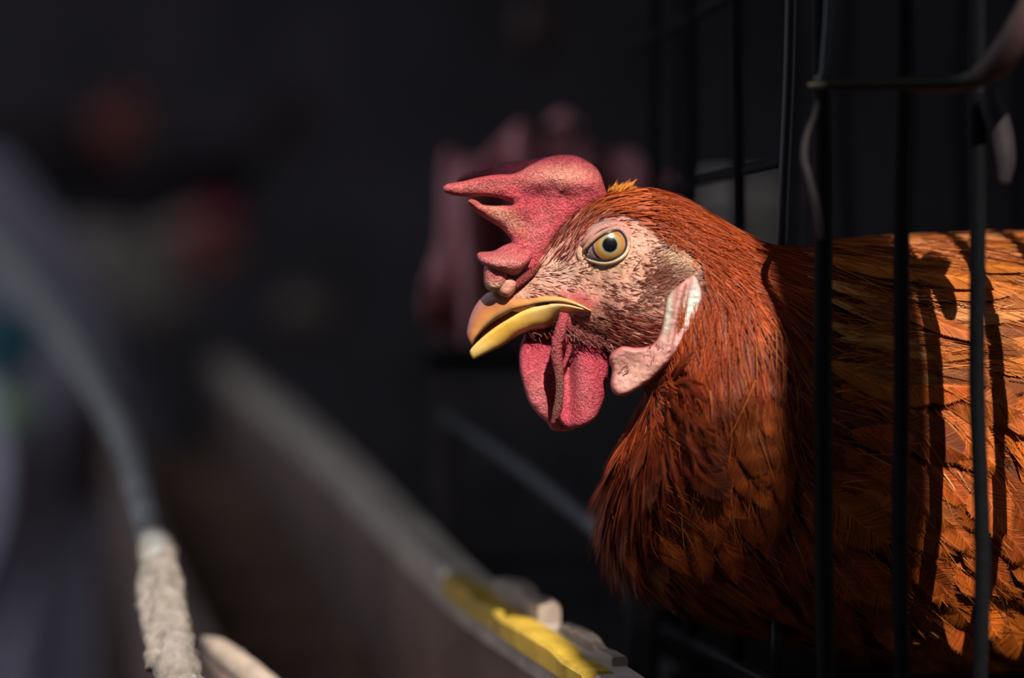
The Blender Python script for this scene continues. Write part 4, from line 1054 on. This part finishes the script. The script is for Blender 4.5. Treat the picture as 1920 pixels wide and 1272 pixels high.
link('bag', inflate('bag', sack_o, M_sack, toSack, 0.045, 90, lambda Xa, Za: YS + 0.05 + 0.016 * np.sin(Xa * 0.062 + 0.4 * np.sin(Za * 0.02)) + 0.010 * np.sin(Xa * 0.14 + 1), 9.0, lambda Xa, Za: 0.004 * vnoise(Xa, Za, 40, 81)), sack)
link('neck_tie', tube_mesh('neck_tie', [toSack(np.array(a), np.array(b_), np.array(YS + 0.02)) for a, b_ in ((1022, 240), (1060, 236), (1098, 246))], 0.003, M_pinkcord, 10, 20), sack)
crate = empty('plank_crate', (sb_.x, sb_.y, 0)); tag(crate, 'tall dark plank crate standing under the dusty pink sack', 'crate')
zt = sb_.z - 0.002; wcr = 0.066
for k in range(6):
    z0 = k * zt / 6
    for sy_ in (-1, 1):
        link('plank', box_mesh('plank', (-wcr, sy_ * 0.05 - 0.006, z0 + 0.003), (wcr, sy_ * 0.05 + 0.006, z0 + zt / 6 - 0.003), M_darkwood, 0.001), crate)
for sx in (-1, 1):
    for sy_ in (-1, 1):
        link('corner_post', box_mesh('corner_post', (sx * 0.06 - 0.008, sy_ * 0.038 - 0.006, 0), (sx * 0.06 + 0.008, sy_ * 0.038 + 0.006, zt - 0.012), M_darkwood, 0.001), crate)
link('lid', box_mesh('lid', (-wcr, -0.056, zt - 0.012), (wcr, 0.056, zt), M_darkwood, 0.001), crate)
# pale bucket far behind the bars
M_cream = simple_mat('cream_plastic', (0.80, 0.70, 0.60), 0.6, 0, 0.15, 10, 0.3)
bp_ = PV(1395, 430, 0.95); zt2 = PV(1395, 342, 0.95).z
def lathe(name, prof, mat, n=40):
    th = np.linspace(0, 2 * np.pi, n, endpoint=False)
    V = np.array([[(r_0 * math.cos(t), r_0 * math.sin(t), z_0) for t in th] for r_0, z_0 in prof]).reshape(-1, 3)
    k = len(prof); vi = np.arange(k * n).reshape(k, n); a = np.roll(vi, -1, 1)
    f = [tuple(int(q_) for q_ in w) for w in np.stack([vi[:-1], a[:-1], a[1:], vi[1:]], -1).reshape(-1, 4)]
    f += [tuple(int(q_) for q_ in vi[0][::-1]), tuple(int(q_) for q_ in vi[-1])]
    return mesh_np(name, V, f, mat)
bk = empty('bucket', (bp_.x, bp_.y, 0.55)); tag(bk, 'pale cream plastic bucket seen between the bars behind the nape', 'bucket')
hb = zt2 - 0.55
link('pail', lathe('pail', [(0.024, 0), (0.030, hb - 0.006), (0.034, hb - 0.006), (0.034, hb), (0.029, hb), (0.0265, hb - 0.02), (0.022, 0.006)], M_cream), bk)
link('handle', tube_mesh('handle', [(-0.034, 0, hb - 0.006), (-0.03, -0.030, hb - 0.03), (0, -0.046, hb - 0.045), (0.03, -0.030, hb - 0.03), (0.034, 0, hb - 0.006)], 0.0016, M_wire, 10, 30), bk)
def shelf(x0, x1, y, ztop, label, dep=0.26):
    s_ = empty('shelf', ((x0 + x1) / 2, y, 0)); tag(s_, label, 'shelf')
    hw_ = (x1 - x0) / 2
    for k in range(2): link('board', box_mesh('board', (-hw_, -dep / 2 + k * dep / 2 + 0.002, ztop - 0.025), (hw_, -dep / 2 + (k + 1) * dep / 2 - 0.002, ztop), M_darkwood, 0.002), s_)
    for sx in (-1, 1):
        for sy_ in (-1, 1):
            link('leg', box_mesh('leg', (sx * (hw_ - 0.02) - 0.015, sy_ * (dep / 2 - 0.02) - 0.015, 0), (sx * (hw_ - 0.02) + 0.015, sy_ * (dep / 2 - 0.02) + 0.015, ztop - 0.025), M_darkwood, 0.002), s_)
    return s_
shelf(0.10, 0.36, 0.95, 0.55, 'dark plank bench under the cream bucket')

# other hens in the dark, far behind on the left
tail_me = feather_mesh('tail_feather', 20, 0.6, 240, (0.05, 0.035, 0.03), (0.08, 0.06, 0.05), (0.05, 0.035, 0.03), 0.3, 0.3, 0.05)
def bg_hen(px, py, y, facing, tone, comb_tone, label, comb_scale=1.0):
    """px,py: where the comb shows; facing +1 right, -1 left"""
    kk = (D + y) / FPX
    cp = PV(px, py, y)
    comb_local = toH(1010.0, 380.0, 0.0)
    rot = math.pi if facing > 0 else 0.0
    cl = Vector((comb_local[0] * (-1 if facing > 0 else 1), comb_local[1] * (-1 if facing > 0 else 1), comb_local[2]))
    base = cp - cl
    h_ = empty('hen', base); h_.rotation_euler = (0, 0, rot); tag(h_, label, 'hen', 'hens in the dark background')
    xb, zb, yb, qb, ub = loft_grid(70, 40, False)
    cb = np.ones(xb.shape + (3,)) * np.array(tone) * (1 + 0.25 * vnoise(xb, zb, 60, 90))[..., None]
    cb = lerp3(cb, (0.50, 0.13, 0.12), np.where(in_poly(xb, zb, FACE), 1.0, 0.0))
    vi = np.arange(70 * 40).reshape(70, 40); a = np.roll(vi, -1, 1)
    f = [tuple(int(k) for k in w) for w in np.stack([vi[:-1], a[:-1], a[1:], vi[1:]], -1).reshape(-1, 4)] + [tuple(int(k) for k in vi[0][::-1]), tuple(int(k) for k in vi[-1])]
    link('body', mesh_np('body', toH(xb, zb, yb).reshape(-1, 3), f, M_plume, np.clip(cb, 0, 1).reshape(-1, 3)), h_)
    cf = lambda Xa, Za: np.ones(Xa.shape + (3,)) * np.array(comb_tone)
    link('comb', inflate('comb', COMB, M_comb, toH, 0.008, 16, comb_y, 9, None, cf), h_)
    for dy in (0.006, -0.008):
        link('wattle', inflate('wattle', W_NEAR, M_comb, toH, 0.004, 12, lambda Xa, Za: dy + 0 * Xa, 9, None, cf), h_)
    link('upper_beak', upper_beak.data, h_); link('lower_beak', lower_beak.data, h_)
    for s_ in (-1, 1):
        e_ = link('eye', eye_me, h_); e_.location = (EC[0], -HB[1] + s_ * 0.0137, EC[2])
    # tail fan of feathers
    for k in range(7):
        o = link('tail_feather', tail_me, h_); o.location = tuple(toH(2800.0, 520.0, 0.098))
        o.rotation_euler = (math.radians(90 if k % 2 else 80), math.radians(-25 - 7 * k), 0); o.scale = (0.11, 0.11, 0.11)
    return base
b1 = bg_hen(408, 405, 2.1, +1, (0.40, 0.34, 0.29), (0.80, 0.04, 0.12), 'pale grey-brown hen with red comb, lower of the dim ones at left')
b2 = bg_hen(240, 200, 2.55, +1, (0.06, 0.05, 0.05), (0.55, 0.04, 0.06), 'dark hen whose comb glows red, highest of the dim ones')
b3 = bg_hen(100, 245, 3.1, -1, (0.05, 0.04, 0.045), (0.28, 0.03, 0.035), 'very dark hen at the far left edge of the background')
shelf(b1.x - 0.35, b1.x + 0.16, b1.y - 0.03, b1.z - 0.001, 'dark plank shelf under the pale grey-brown background hen', 0.30)
shelf(b2.x - 0.35, b2.x + 0.16, b2.y - 0.03, b2.z - 0.001, 'dark plank shelf under the highest background hen', 0.30)
shelf(b3.x - 0.16, b3.x + 0.35, b3.y + 0.03, b3.z - 0.001, 'dark plank shelf under the farthest background hen', 0.30)
# pale stone-coloured jar low in the gloom, and a rusty lantern-shaped tin hanging at the top
jp = PV(572, 622, 1.55); jz = PV(572, 545, 1.55).z
j_ = empty('clay_jar', (jp.x, jp.y, jp.z)); tag(j_, 'small dull clay jar in the dark to the left of the beak', 'jar')
hj = jz - jp.z
link('pot', lathe('pot', [(0.012, 0), (0.026, hj * 0.3), (0.027, hj * 0.6), (0.014, hj * 0.88), (0.017, hj), (0.013, hj), (0.010, hj * 0.85), (0.008, hj * .5)], M_trough if False else simple_mat('dull_clay', (0.26, 0.20, 0.16), 0.9, 0, 0.3, 30, 0.1)), j_)
shelf(jp.x - 0.12, jp.x + 0.12, jp.y, jp.z - 0.001, 'narrow dark stool under the clay jar', 0.2)
tp = PV(1005, 105, 0.9)
t_ = empty('hanging_tin', (tp.x, tp.y, tp.z)); tag(t_, 'rusty brown tin hanging in the dark at the top above the comb', 'tin')
link('can', lathe('can', [(0.013, 0), (0.0135, 0.032), (0.011, 0.034), (0.006, 0.042)], M_rust), t_)
link('cord', tube_mesh('cord', [(0, 0, 0.040), (0, 0, 0.4), (0.002, 0, ROOF_Z - tp.z)], 0.001, M_darkwood, 8), t_)
